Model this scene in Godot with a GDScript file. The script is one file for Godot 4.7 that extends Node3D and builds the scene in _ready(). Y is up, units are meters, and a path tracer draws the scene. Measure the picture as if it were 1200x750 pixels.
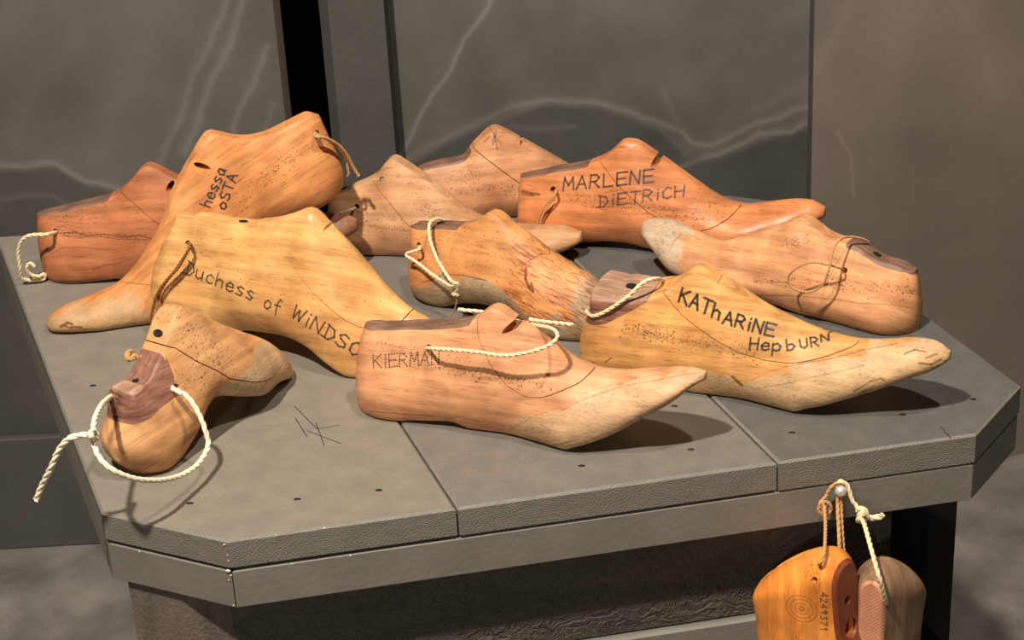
extends Node3D
# Wooden shoe lasts heaped on a grey painted workbench in a dim museum room.

const TABLE_Y := 0.73
const PX := 2.6                    # texels per millimetre of the last textures
const TW := 780
const TH := 390

# side profiles of the lasts in tenths of a millimetre, heel to toe: ridge, sole, and how far the heel's back recedes from sole to top
const SHAPES := {
	"kierman": {"at": Vector3(-0.1159, 0.7300, -1.2785), "yaw": -22.02, "tilt": 0, "near": 1, "length": 266.2,
		"top": [668, 669, 668, 670, 677, 685, 693, 705, 714, 722, 729, 738, 749, 760, 773, 787, 806, 846, 896, 932, 926, 887, 849, 811, 773, 735, 693, 648, 604, 572, 550, 535, 529, 531, 536, 542, 554, 565, 576, 588, 601, 615, 625, 631, 632, 627],
		"sole": [0, 0, 0, 0, 0, 0, 0, 0, 12, 19, 22, 26, 31, 36, 34, 16, 0, 0, 0, 0, 0, 0, 0, 0, 0, 0, 0, 0, 0, 2, 33, 58, 84, 110, 137, 168, 206, 248, 289, 329, 366, 406, 451, 502, 547, 571],
		"back": [0, 3, 7, 23, 39, 68, 107]},
	"hepburn": {"at": Vector3(0.0503, 0.7300, -1.3127), "yaw": -21.95, "tilt": 0, "near": 1, "length": 275.1,
		"top": [725, 725, 722, 717, 711, 726, 722, 722, 728, 741, 760, 781, 807, 860, 913, 926, 911, 888, 860, 832, 799, 764, 730, 699, 672, 643, 616, 593, 573, 557, 543, 531, 518, 508, 503, 506, 513, 520, 532, 546, 560, 570, 575, 573, 551, 507],
		"sole": [0, 0, 0, 0, 0, 2, 21, 31, 35, 34, 30, 28, 26, 22, 7, 0, 0, 0, 0, 0, 0, 0, 0, 0, 0, 0, 0, 0, 2, 36, 62, 83, 106, 129, 151, 172, 195, 220, 249, 280, 308, 333, 354, 377, 411, 450],
		"back": [41, 12, 11, 40, 83, 127, 152]},
	"windsor": {"at": Vector3(-0.2828, 0.7300, -1.4259), "yaw": -26.73, "tilt": 0, "near": 1, "length": 272.5,
		"top": [1010, 1010, 1010, 1010, 1012, 1025, 1039, 1042, 1043, 1044, 1043, 1038, 1034, 1033, 1034, 1038, 1044, 1057, 1074, 1088, 1104, 1125, 1149, 1176, 1207, 1232, 1220, 1160, 1096, 1043, 989, 927, 859, 790, 720, 658, 604, 554, 518, 495, 476, 448, 410, 361, 322, 295],
		"sole": [79, 79, 79, 77, 61, 33, 18, 11, 8, 10, 26, 50, 77, 111, 149, 175, 183, 185, 186, 187, 188, 188, 185, 179, 169, 156, 133, 105, 77, 52, 26, 5, 0, 0, 0, 0, 0, 0, 0, 1, 8, 32, 65, 107, 164, 237],
		"back": [8, 13, 0, 40, 117, 205, 291]},
	"far_left": {"at": Vector3(-0.3994, 0.7300, -1.5370), "yaw": -6.27, "tilt": 0, "near": 1, "length": 276.9,
		"top": [565, 580, 591, 603, 617, 632, 648, 662, 674, 687, 703, 722, 747, 789, 842, 903, 965, 999, 983, 949, 913, 881, 859, 836, 812, 787, 762, 738, 716, 694, 674, 656, 638, 621, 603, 587, 574, 563, 553, 544, 536, 529, 524, 519, 506, 477],
		"sole": [0, 0, 0, 0, 0, 0, 4, 9, 13, 18, 23, 28, 27, 19, 0, 0, 0, 0, 0, 0, 0, 0, 0, 0, 0, 0, 7, 13, 17, 24, 34, 43, 53, 63, 74, 91, 111, 134, 160, 187, 218, 254, 293, 331, 366, 381],
		"back": [11, 9, 5, 1, 6, 15, 24]},
	"osta": {"at": Vector3(-0.1094, 0.7869, -1.5237), "yaw": -158.92, "tilt": 26, "near": -1, "length": 278.2,
		"top": [938, 1000, 1015, 1024, 1033, 1043, 1054, 1067, 1090, 1122, 1163, 1222, 1299, 1359, 1352, 1329, 1300, 1269, 1239, 1207, 1172, 1135, 1097, 1047, 983, 942, 909, 877, 848, 819, 795, 772, 752, 739, 730, 731, 743, 758, 774, 791, 811, 832, 846, 848, 841, 807],
		"sole": [331, 331, 331, 331, 331, 332, 340, 350, 366, 387, 405, 415, 415, 414, 411, 408, 405, 401, 398, 394, 390, 385, 381, 376, 371, 367, 362, 358, 353, 349, 345, 343, 343, 362, 392, 422, 452, 482, 513, 543, 574, 612, 649, 686, 720, 743],
		"back": [132, 77, 52, 39, 27, 13, 0]},
	"pale": {"at": Vector3(-0.1537, 0.7300, -1.5668), "yaw": -15.59, "tilt": 0, "near": 1, "length": 225.0,
		"top": [499, 501, 513, 533, 555, 576, 597, 619, 645, 678, 723, 789, 835, 844, 818, 786, 753, 722, 686, 644, 599, 553, 507, 463, 417, 373, 333, 303, 279, 257, 240, 233, 234, 242, 253, 263, 268, 269, 272, 277, 283, 289, 289, 274, 258, 251],
		"sole": [51, 51, 49, 44, 17, 0, 0, 0, 0, 0, 0, 0, 0, 0, 0, 0, 0, 0, 0, 12, 25, 36, 46, 53, 59, 63, 69, 76, 85, 94, 100, 102, 98, 91, 83, 79, 77, 78, 81, 85, 90, 101, 115, 130, 152, 167],
		"back": [15, 7, 0, 3, 7, 26, 42]},
	"back": {"at": Vector3(-0.0776, 0.7300, -1.6083), "yaw": 7.17, "tilt": 0, "near": 1, "length": 216.8,
		"top": [507, 510, 516, 524, 530, 536, 539, 543, 548, 559, 613, 671, 712, 755, 792, 808, 797, 768, 737, 704, 671, 637, 604, 570, 536, 502, 466, 430, 395, 362, 330, 296, 261, 229, 203, 181, 159, 138, 116, 99, 90, 85, 84, 84, 75, 57],
		"sole": [3, 3, 6, 13, 18, 19, 18, 16, 15, 15, 15, 14, 13, 13, 11, 5, 0, 0, 0, 0, 0, 0, 0, 0, 0, 0, 0, 0, 0, 0, 0, 0, 0, 0, 0, 0, 0, 0, 0, 0, 0, 10, 26, 31, 22, 5],
		"back": [27, 10, 1, 4, 7, 16, 26]},
	"dietrich": {"at": Vector3(0.0108, 0.7300, -1.5636), "yaw": -17.94, "tilt": 0, "near": 1, "length": 265.8,
		"top": [569, 577, 588, 603, 620, 637, 655, 667, 679, 691, 707, 726, 750, 781, 821, 879, 933, 943, 940, 913, 876, 838, 800, 761, 721, 680, 637, 594, 552, 514, 484, 459, 440, 430, 429, 440, 455, 466, 478, 490, 502, 511, 513, 510, 486, 462],
		"sole": [22, 20, 18, 17, 15, 18, 24, 30, 38, 44, 48, 53, 59, 67, 73, 74, 73, 68, 58, 44, 32, 24, 15, 7, 2, 3, 9, 19, 31, 44, 58, 73, 88, 103, 119, 136, 155, 175, 198, 221, 246, 274, 303, 334, 367, 376],
		"back": [9, 5, 0, 6, 13, 25, 36]},
	"etched": {"at": Vector3(-0.0786, 0.7300, -1.4665), "yaw": -34.11, "tilt": 0, "near": 1, "length": 212.0,
		"top": [575, 601, 611, 613, 619, 630, 644, 657, 664, 669, 676, 687, 703, 723, 748, 778, 816, 850, 856, 846, 817, 779, 752, 730, 706, 680, 651, 623, 600, 579, 561, 543, 524, 508, 497, 486, 467, 430, 374, 319, 277, 244, 221, 206, 198, 190],
		"sole": [14, 14, 14, 14, 14, 13, 8, 1, 1, 8, 24, 42, 57, 70, 81, 91, 99, 103, 103, 101, 99, 95, 91, 86, 79, 72, 63, 55, 47, 38, 30, 22, 12, 3, 0, 0, 2, 6, 12, 23, 43, 67, 91, 110, 127, 144],
		"back": [18, 6, 2, 6, 10, 14, 17]},
	"mirrored": {"at": Vector3(0.3132, 0.7300, -1.3411), "yaw": 145.93, "tilt": 0, "near": -1, "length": 243.3,
		"top": [512, 511, 531, 538, 542, 547, 558, 577, 603, 627, 637, 640, 641, 646, 659, 683, 719, 749, 770, 760, 727, 686, 647, 620, 592, 562, 533, 508, 484, 459, 434, 412, 403, 407, 418, 431, 442, 455, 468, 482, 498, 502, 497, 489, 468, 434],
		"sole": [0, 0, 0, 0, 0, 0, 0, 0, 0, 0, 0, 0, 0, 0, 0, 0, 0, 1, 5, 14, 23, 33, 45, 57, 68, 78, 85, 90, 92, 94, 95, 96, 98, 100, 103, 107, 112, 119, 128, 148, 186, 227, 269, 305, 323, 333],
		"back": [16, 1, 0, 5, 13, 22, 44]},
	"small": {"at": Vector3(-0.2817, 0.7300, -1.1794), "yaw": 55.16, "tilt": 0, "near": 1, "length": 186.8,
		"top": [652, 652, 652, 652, 652, 651, 652, 664, 688, 718, 747, 780, 815, 855, 900, 948, 989, 1021, 1032, 1027, 1013, 988, 953, 915, 880, 847, 813, 778, 745, 711, 679, 647, 616, 584, 553, 521, 491, 462, 431, 399, 363, 321, 272, 219, 167, 113],
		"sole": [0, 0, 0, 0, 0, 0, 0, 0, 0, 0, 2, 15, 31, 48, 68, 92, 127, 174, 216, 245, 269, 283, 282, 272, 255, 235, 215, 198, 182, 166, 151, 137, 126, 118, 111, 106, 100, 94, 86, 76, 61, 42, 21, 2, 0, 0],
		"back": [164, 71, 16, 3, 85, 119, 162]},
}

# what each last carries, in millimetres of its own side view
const MARKS := {
	"kierman": {"holes": [[Vector2(65.8, 60.1), 2.6]],
		"slots": [[Vector2(130.3, 82.7), 9.5, 3.6, 31]],
		"cut": [Vector2(100.6, 88.4), Vector2(104.6, 72.9), Vector2(116.0, 56.0), Vector2(128.4, 43.5), Vector2(142.9, 37.9), Vector2(154.6, 39.2), Vector2(165.3, 43.5), Vector2(178.6, 48.2), Vector2(193.0, 59.5)],
		"wear": [Vector2(89.4, -6.7), Vector2(128.0, -7.8), Vector2(146.0, 1.4), Vector2(169.0, 12.7), Vector2(188.4, 26.8), Vector2(208.9, 36.3), Vector2(241.2, 46.9), Vector2(260.4, 53.9), Vector2(268.8, 68.5)],
		"plate": Vector2(97, 2.2),
		"text": [["K", Vector2(23.3, 22.2), Vector2(6.8, 1.2), Vector2(-0.9, 9.0), 0.75, 0.55], ["I", Vector2(31.8, 23.6), Vector2(3.4, 0.6), Vector2(-1.0, 9.0), 0.75, 0.55], ["E", Vector2(36.1, 24.3), Vector2(6.6, 1.2), Vector2(-1.1, 9.1), 0.75, 0.55], ["R", Vector2(44.4, 25.7), Vector2(6.5, 1.2), Vector2(-1.1, 9.0), 0.75, 0.55], ["M", Vector2(52.6, 27.1), Vector2(6.7, 1.1), Vector2(-0.9, 8.9), 0.75, 0.55], ["A", Vector2(60.8, 28.5), Vector2(6.7, 1.1), Vector2(-0.9, 8.9), 0.75, 0.55], ["N", Vector2(69.1, 29.9), Vector2(6.5, 1.1), Vector2(-1.0, 8.9), 0.75, 0.55]],
		"smudges": [[Vector2(189.1, 23.5), Vector2(201.3, 29.6), 0.5, 0.45], [Vector2(201.3, 29.6), Vector2(218.4, 36.2), 0.5, 0.45], [Vector2(218.4, 36.2), Vector2(233.9, 40.2), 0.5, 0.45], [Vector2(233.9, 40.2), Vector2(252.5, 47.1), 0.5, 0.45], [Vector2(252.5, 47.1), Vector2(262.7, 49.7), 0.5, 0.45], [Vector2(169.3, 9.6), Vector2(185.2, 21.3), 0.5, 0.35], [Vector2(185.2, 21.3), Vector2(201.7, 28.5), 0.5, 0.35], [Vector2(131.4, -11.7), Vector2(152.2, -14.8), 0.8, 0.3], [Vector2(152.2, -14.8), Vector2(169.1, -12.3), 0.8, 0.3], [Vector2(169.1, -12.3), Vector2(183.3, -7.4), 0.8, 0.3], [Vector2(77.0, -6.0), Vector2(91.0, -3.0), 0.8, 0.25], [Vector2(91.0, -3.0), Vector2(102.7, -4.3), 0.8, 0.25], [Vector2(18.7, -8.2), Vector2(46.9, -7.1), 1.2, 0.3], [Vector2(46.9, -7.1), Vector2(70.7, -5.0), 1.2, 0.3]],
		"dots": [[Vector2(72.4, 27.0), Vector2(140.1, 24.1), 5, 90], [Vector2(18.3, 40.8), Vector2(101.2, 34.5), 7, 60], [Vector2(116.4, 27.6), Vector2(165.2, 23.1), 4, 30]],
		"cords": [[1.5, "cream", [Vector3(61.1, 56.5, 8), Vector3(73.8, 67.0, 26), Vector3(89.9, 70.2, 30), Vector3(110.1, 72.8, 33), Vector3(131.8, 73.9, 35), Vector3(150.0, 78.5, 34), Vector3(162.4, 83.0, 30), Vector3(166.6, 86.1, 22), Vector3(161.2, 86.0, 12), Vector3(149.3, 81.4, 0), Vector3(132.2, 74.3, -14), Vector3(111.7, 74.7, -18), Vector3(96.7, 79.2, -14), Vector3(86.4, 81.0, -10), Vector3(80.6, 82.2, -8)]],
			[1.5, "cream", [Vector3(132.4, 78.0, -14), Vector3(143.8, 77.0, -15), Vector3(155.5, 77.3, -15), Vector3(165.3, 77.4, -15)]]]},
	"hepburn": {"slots": [[Vector2(112.6, 90.4), 5.5, 3.6, 52]],
		"cut": [Vector2(67.0, 98.1), Vector2(67.2, 81.6), Vector2(78.4, 69.0), Vector2(92.0, 59.2), Vector2(109.8, 49.0), Vector2(127.5, 41.4), Vector2(147.4, 38.5), Vector2(167.0, 39.2), Vector2(180.7, 41.9), Vector2(193.6, 44.7), Vector2(208.1, 48.8), Vector2(224.1, 58.3)],
		"wear": [Vector2(90.8, 4.4), Vector2(103.5, 6.5), Vector2(118.5, 5.3), Vector2(131.0, -0.0), Vector2(138.6, 1.8), Vector2(148.3, 7.5), Vector2(176.3, 19.0), Vector2(204.6, 30.6), Vector2(228.9, 42.1), Vector2(249.5, 48.4), Vector2(254.5, 62.4)],
		"block": [Vector2(-6.5, 35.2), Vector2(10.2, 45.5), Vector2(30.3, 53.4), Vector2(47.5, 64.1), Vector2(60.6, 71.9), Vector2(61.4, 98.4)],
		"plate": Vector2(61, 1.8),
		"plate_mat": "worn_top",
		"text": [["K", Vector2(81.6, 50.7), Vector2(6.9, -2.2), Vector2(2.5, 9.7), 1.7, 0.95], ["A", Vector2(90.1, 48.0), Vector2(6.6, -2.0), Vector2(2.4, 9.8), 1.7, 0.95], ["T", Vector2(98.5, 45.4), Vector2(6.5, -1.8), Vector2(2.2, 9.9), 1.7, 0.95], ["h", Vector2(106.7, 43.0), Vector2(6.5, -2.0), Vector2(2.2, 9.8), 1.7, 0.95], ["A", Vector2(115.2, 39.4), Vector2(7.0, -1.0), Vector2(1.7, 8.8), 1.6, 0.95], ["R", Vector2(124.0, 38.2), Vector2(6.8, -0.9), Vector2(1.5, 8.9), 1.6, 0.95], ["i", Vector2(132.6, 37.1), Vector2(3.4, -0.5), Vector2(1.4, 8.9), 1.6, 0.95], ["N", Vector2(136.9, 36.5), Vector2(6.9, -0.9), Vector2(1.2, 9.0), 1.6, 0.95], ["E", Vector2(145.5, 35.4), Vector2(6.9, -1.0), Vector2(0.9, 9.2), 1.6, 0.95], ["H", Vector2(135.9, 23.7), Vector2(6.6, 0.5), Vector2(0.4, 8.2), 1.35, 0.9], ["e", Vector2(144.2, 24.3), Vector2(6.7, 0.4), Vector2(0.4, 8.1), 1.35, 0.9], ["p", Vector2(152.6, 24.8), Vector2(6.7, 0.3), Vector2(0.2, 8.1), 1.35, 0.9], ["b", Vector2(163.1, 26.2), Vector2(6.4, 1.7), Vector2(-1.8, 7.8), 1.35, 0.9], ["U", Vector2(172.5, 28.8), Vector2(5.5, 2.0), Vector2(-2.4, 6.7), 1.3, 0.9], ["R", Vector2(179.4, 31.2), Vector2(5.4, 1.8), Vector2(-2.6, 6.8), 1.3, 0.9], ["N", Vector2(185.3, 36.1), Vector2(5.5, 2.4), Vector2(-2.0, 5.1), 1.25, 0.9]],
		"plugs": [[33.5, 4.2, 4.2]],
		"smudges": [[Vector2(124.7, 3.7), Vector2(128.5, 0.8), 1.6, 0.7], [Vector2(128.5, 0.8), Vector2(132.2, -1.5), 1.6, 0.7], [Vector2(148.8, -1.6), Vector2(173.1, 5.5), 0.5, 0.4], [Vector2(173.1, 5.5), Vector2(200.3, 15.8), 0.5, 0.4], [Vector2(200.3, 15.8), Vector2(217.8, 23.5), 0.5, 0.4], [Vector2(244.5, 34.4), Vector2(250.8, 38.5), 1.3, 0.6], [Vector2(250.8, 38.5), Vector2(258.9, 37.9), 1.3, 0.6], [Vector2(255.6, 29.4), Vector2(263.2, 29.7), 1.5, 0.6], [Vector2(263.2, 29.7), Vector2(269.3, 34.4), 1.5, 0.6], [Vector2(259.5, 33.7), Vector2(266.7, 37.8), 1.2, 0.5], [Vector2(213.0, 4.1), Vector2(224.0, 12.5), 1.2, 0.4], [Vector2(224.0, 12.5), Vector2(230.8, 15.1), 1.2, 0.4], [Vector2(230.8, 15.1), Vector2(234.4, 13.4), 1.2, 0.4], [Vector2(215.2, 2.4), Vector2(226.4, 9.5), 0.8, 0.4], [Vector2(171.8, 17.1), Vector2(194.0, 24.8), 0.8, 0.5], [Vector2(194.0, 24.8), Vector2(215.7, 34.6), 0.8, 0.5], [Vector2(215.7, 34.6), Vector2(238.3, 42.1), 0.8, 0.5], [Vector2(28.5, 1.8), Vector2(33.8, 5.8), 0.9, 0.6]],
		"dots": [[Vector2(45.3, 27.7), Vector2(147.2, 19.0), 9, 170], [Vector2(37.9, 24.5), Vector2(80.1, 25.0), 10, 60]],
		"cords": [[1.6, "cream", [Vector3(11.0, 55.2, 14), Vector3(19.9, 57.6, 25), Vector3(31.0, 64.0, 27), Vector3(45.9, 75.7, 25), Vector3(56.6, 85.8, 18), Vector3(63.6, 85.2, 8), Vector3(63.8, 75.9, -8)]]]},
	"windsor": {"holes": [[Vector2(47.3, 84.8), 2.6]],
		"slots": [[Vector2(171.0, 113.7), 6.0, 2.6, 48]],
		"cut": [Vector2(116.5, 119.9), Vector2(116.2, 110.1), Vector2(133.7, 94.3), Vector2(153.1, 78.6), Vector2(165.4, 67.6), Vector2(177.3, 59.9), Vector2(192.8, 48.4), Vector2(203.5, 43.5), Vector2(216.8, 41.8), Vector2(228.4, 44.9), Vector2(235.0, 54.0), Vector2(237.3, 61.8)],
		"text": [["D", Vector2(45.6, 38.5), Vector2(7.5, -1.3), Vector2(2.8, 10.0), 1.25, 0.75], ["u", Vector2(54.9, 36.8), Vector2(7.4, -1.3), Vector2(2.8, 10.0), 1.25, 0.75], ["c", Vector2(64.1, 35.1), Vector2(7.7, -1.4), Vector2(3.1, 9.9), 1.25, 0.75], ["h", Vector2(73.6, 33.4), Vector2(7.7, -1.4), Vector2(3.0, 9.8), 1.25, 0.75], ["e", Vector2(83.0, 31.7), Vector2(8.0, -1.5), Vector2(3.0, 9.8), 1.25, 0.75], ["s", Vector2(92.7, 29.8), Vector2(7.6, -1.3), Vector2(3.0, 9.9), 1.25, 0.75], ["s", Vector2(102.1, 28.2), Vector2(7.3, -1.4), Vector2(2.9, 9.7), 1.25, 0.75], ["o", Vector2(118.4, 23.3), Vector2(6.8, -1.0), Vector2(3.1, 9.8), 1.25, 0.75], ["f", Vector2(126.9, 22.0), Vector2(7.0, -1.0), Vector2(3.6, 9.6), 1.25, 0.75], ["W", Vector2(144.6, 20.0), Vector2(9.5, -3.3), Vector2(6.5, 9.1), 1.3, 0.8], ["i", Vector2(156.5, 15.9), Vector2(4.7, -1.6), Vector2(6.2, 9.1), 1.3, 0.8], ["N", Vector2(162.2, 13.9), Vector2(9.2, -3.3), Vector2(6.0, 9.2), 1.3, 0.8], ["D", Vector2(173.8, 9.8), Vector2(8.3, -3.1), Vector2(5.3, 9.3), 1.3, 0.8], ["S", Vector2(184.0, 6.0), Vector2(7.5, -3.0), Vector2(4.7, 9.4), 1.3, 0.8], ["O", Vector2(193.4, 2.2), Vector2(7.0, -2.9), Vector2(4.7, 9.4), 1.3, 0.8], ["R", Vector2(202.3, -1.4), Vector2(7.1, -3.0), Vector2(5.0, 9.3), 1.3, 0.8]],
		"plugs": [[88.0, 4.2, 1.9]],
		"smudges": [[Vector2(77.3, 68.3), Vector2(86.8, 69.8), 0.6, 0.4], [Vector2(102.5, 38.3), Vector2(107.5, 43.1), 0.6, 0.35]],
		"dots": [[Vector2(72.8, 50.5), Vector2(175.6, 31.8), 14, 14], [Vector2(188.9, 44.6), Vector2(214.5, 42.6), 12, 8], [Vector2(35.3, 69.7), Vector2(78.6, 56.4), 20, 8]],
		"cords": [[1.2, "brown", [Vector3(43.6, 82.9, 10), Vector3(56.8, 88.5, 26), Vector3(46.2, 71.2, 29), Vector3(35.2, 59.7, 31), Vector3(26.3, 48.4, 33), Vector3(18.8, 32.4, 33), Vector3(15.7, 22.9, 34), Vector3(18.1, 22.8, 33), Vector3(26.4, 32.8, 33), Vector3(23.6, 41.3, 30), Vector3(29.1, 52.5, 28), Vector3(43.1, 69.2, 27), Vector3(55.7, 87.2, 24), Vector3(45.2, 82.0, 10)]]]},
	"far_left": {"holes": [[Vector2(22.1, 45.9), 2.6]],
		"slots": [[Vector2(124.1, 83.4), 5, 2.5, 56]],
		"cut": [Vector2(79.7, 102.5), Vector2(79.1, 79.2), Vector2(96.6, 68.2), Vector2(112.5, 55.2), Vector2(139.0, 37.3), Vector2(176.6, 38.6)],
		"wear": [Vector2(193.1, -8.3), Vector2(225.8, 6.8), Vector2(247.0, 33.8), Vector2(256.2, 46.7)],
		"plate": Vector2(70, 2.0),
		"smudges": [[Vector2(25.4, 27.4), Vector2(37.9, 27.9), 1.1, 0.6], [Vector2(37.9, 27.9), Vector2(51.2, 25.0), 1.1, 0.6], [Vector2(51.2, 25.0), Vector2(64.5, 25.9), 1.1, 0.6], [Vector2(64.5, 25.9), Vector2(79.6, 23.0), 1.1, 0.6], [Vector2(79.6, 23.0), Vector2(95.0, 23.8), 1.1, 0.6], [Vector2(95.0, 23.8), Vector2(106.2, 21.2), 1.1, 0.6], [Vector2(28.3, 25.5), Vector2(45.6, 23.8), 0.7, 0.5], [Vector2(45.6, 23.8), Vector2(60.6, 23.9), 0.7, 0.5], [Vector2(60.6, 23.9), Vector2(77.6, 21.4), 0.7, 0.5], [Vector2(77.6, 21.4), Vector2(102.4, 20.7), 0.7, 0.5], [Vector2(15.6, 10.4), Vector2(26.2, 15.1), 0.5, 0.6], [Vector2(26.2, 15.1), Vector2(43.4, 15.5), 0.5, 0.6], [Vector2(43.4, 15.5), Vector2(60.1, 13.6), 0.5, 0.6], [Vector2(60.1, 13.6), Vector2(78.8, 12.5), 0.5, 0.6], [Vector2(52.6, -2.4), Vector2(62.5, 0.8), 1.2, 0.3], [Vector2(62.5, 0.8), Vector2(75.8, 2.4), 1.2, 0.3], [Vector2(75.8, 2.4), Vector2(87.5, 5.5), 1.2, 0.3], [Vector2(8.4, 36.3), Vector2(26.3, 37.4), 0.6, 0.4], [Vector2(26.3, 37.4), Vector2(49.5, 34.8), 0.6, 0.4]],
		"dots": [[Vector2(26.3, 28.3), Vector2(106.2, 20.9), 4, 110], [Vector2(10.6, 37.9), Vector2(74.4, 41.2), 12, 60]],
		"cords": [[1.8, "cream", [Vector3(22.2, 43.6, 10), Vector3(19.9, 50.2, 30), Vector3(9.1, 50.4, 31), Vector3(1.0, 48.1, 30), Vector3(-5.0, 42.2, 29), Vector3(-8.9, 31.8, 28), Vector3(-10.1, 18.5, 27), Vector3(-11.3, 8.0, 24), Vector3(-5.4, 3.9, 21), Vector3(5.0, 3.5, 18), Vector3(6.5, 7.1, 16), Vector3(3.1, 7.9, 22), Vector3(-2.5, 11.9, 26), Vector3(-3.5, 18.9, 28), Vector3(-0.1, 22.9, 28), Vector3(2.8, 19.4, 27)]]]},
	"osta": {"holes": [[Vector2(11.2, 87.0), 2.8]],
		"slots": [[Vector2(101.7, 119.8), 6.5, 2.6, -129]],
		"wear": [Vector2(276.7, 75.1), Vector2(268.8, 71.5), Vector2(242.5, 64.7), Vector2(216.2, 48.4), Vector2(192.6, 32.4), Vector2(180.9, 24.9), Vector2(204.9, -8.0)],
		"text": [["h", Vector2(115.9, 63.4), Vector2(-4.8, 2.6), Vector2(4.8, 7.1), 1.3, 0.85], ["e", Vector2(110.0, 66.7), Vector2(-4.8, 2.6), Vector2(4.8, 7.1), 1.3, 0.85], ["s", Vector2(104.0, 70.0), Vector2(-4.7, 2.6), Vector2(4.9, 7.1), 1.3, 0.85], ["s", Vector2(98.1, 73.2), Vector2(-4.7, 2.6), Vector2(4.9, 7.0), 1.3, 0.85], ["a", Vector2(92.2, 76.5), Vector2(-4.7, 2.6), Vector2(4.9, 7.1), 1.3, 0.85], ["o", Vector2(107.1, 54.9), Vector2(-5.1, 3.4), Vector2(4.7, 6.0), 1.3, 0.85], ["S", Vector2(100.7, 59.1), Vector2(-5.1, 3.4), Vector2(4.7, 6.0), 1.3, 0.85], ["T", Vector2(94.3, 63.3), Vector2(-5.1, 3.3), Vector2(4.7, 6.1), 1.3, 0.85], ["A", Vector2(87.9, 67.4), Vector2(-5.1, 3.5), Vector2(4.7, 6.2), 1.3, 0.85]],
		"smudges": [[Vector2(267.8, 56.5), Vector2(261.8, 55.6), 2.2, 0.75], [Vector2(261.8, 55.6), Vector2(259.5, 52.9), 2.2, 0.75], [Vector2(260.8, 51.1), Vector2(254.8, 46.1), 1.8, 0.7], [Vector2(264.8, 54.6), Vector2(261.1, 49.5), 1.6, 0.6], [Vector2(208.7, 59.4), Vector2(198.3, 49.4), 0.5, 0.7], [Vector2(198.3, 49.4), Vector2(187.7, 39.0), 0.5, 0.7], [Vector2(74.9, 75.9), Vector2(67.7, 75.0), 0.5, 0.6]],
		"dots": [[Vector2(97.5, 51.8), Vector2(33.8, 60.9), 9, 90], [Vector2(62.6, 59.0), Vector2(21.1, 60.7), 7, 50]],
		"cords": [[1.5, "tan", [Vector3(8.9, 84.9, -4), Vector3(14.0, 91.3, -24), Vector3(7.6, 84.2, -24), Vector3(1.7, 69.1, -18), Vector3(0.3, 54.7, -14), Vector3(1.3, 42.8, -12), Vector3(1.3, 33.7, -12)]],
			[1.2, "tan", [Vector3(9.8, 83.3, -4), Vector3(11.9, 90.0, -22), Vector3(6.6, 80.0, -20), Vector3(2.6, 62.1, -12), Vector3(3.0, 49.4, -8), Vector3(7.0, 38.2, -8), Vector3(9.6, 34.9, -4)]]]},
	"pale": {"holes": [[Vector2(32.9, 43.9), 2.4]],
		"cut": [Vector2(42.4, 89.0), Vector2(44.4, 67.4), Vector2(61.3, 53.4), Vector2(80.3, 32.6), Vector2(101.0, 17.1), Vector2(128.6, 16.5)],
		"plate": Vector2(26, 2.0),
		"text": [["r", Vector2(53.7, 48.2), Vector2(4.1, 0.2), Vector2(-0.3, 4.3), 1.2, 0.7]],
		"plugs": [[14.0, 3.5, 2.0]],
		"smudges": [[Vector2(44.9, 55.5), Vector2(67.7, 59.2), 0.5, 0.35], [Vector2(28.6, 26.8), Vector2(35.1, 21.4), 1.2, 0.4], [Vector2(33.6, 12.3), Vector2(63.3, 9.1), 0.5, 0.4], [Vector2(63.3, 9.1), Vector2(80.3, 8.4), 0.5, 0.4]],
		"dots": [[Vector2(85.8, 23.6), Vector2(110.8, 24.2), 10, 50], [Vector2(33.5, 15.9), Vector2(82.2, 11.1), 10, 70], [Vector2(71.4, 61.5), Vector2(116.8, 39.5), 25, 40]],
		"cords": [[1.4, "cream", [Vector3(29.6, 38.7, 6), Vector3(30.4, 43.7, 22), Vector3(21.8, 40.6, 23), Vector3(15.5, 36.9, 20)]]]},
	"back": {"slots": [[Vector2(95.6, 66.6), 3.8, 2.2, 39]],
		"cut": [Vector2(48.0, 84.8), Vector2(48.9, 67.5), Vector2(66.8, 53.3), Vector2(87.2, 35.7), Vector2(106.4, 24.5), Vector2(144.8, 20.5)],
		"plate": Vector2(50, 2.0),
		"text": [["8", Vector2(67.0, 50.0), Vector2(2.6, -1.0), Vector2(4.2, 12.3), 1.3, 0.35]],
		"smudges": [[Vector2(68.0, 63.9), Vector2(71.1, 55.8), 2.0, 0.35], [Vector2(71.1, 55.8), Vector2(71.8, 44.5), 2.0, 0.35], [Vector2(61.5, 53.6), Vector2(65.6, 56.6), 2.0, 0.4], [Vector2(72.8, 53.8), Vector2(76.0, 47.9), 1.6, 0.3]],
		"dots": [[Vector2(26.9, 15.1), Vector2(87.6, 10.2), 6, 80], [Vector2(24.8, 28.9), Vector2(60.5, 27.5), 10, 60]]},
	"dietrich": {"holes": [[Vector2(36.8, 50.9), 2.8]],
		"slots": [[Vector2(125.1, 80.3), 5.5, 2.8, 55]],
		"cut": [Vector2(73.1, 94.9), Vector2(75.3, 77.5), Vector2(89.4, 65.6), Vector2(102.4, 54.8), Vector2(123.2, 39.1), Vector2(145.9, 30.4), Vector2(164.5, 29.0), Vector2(175.2, 31.9), Vector2(187.6, 37.0), Vector2(201.2, 47.3)],
		"plate": Vector2(66, 2.0),
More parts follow.
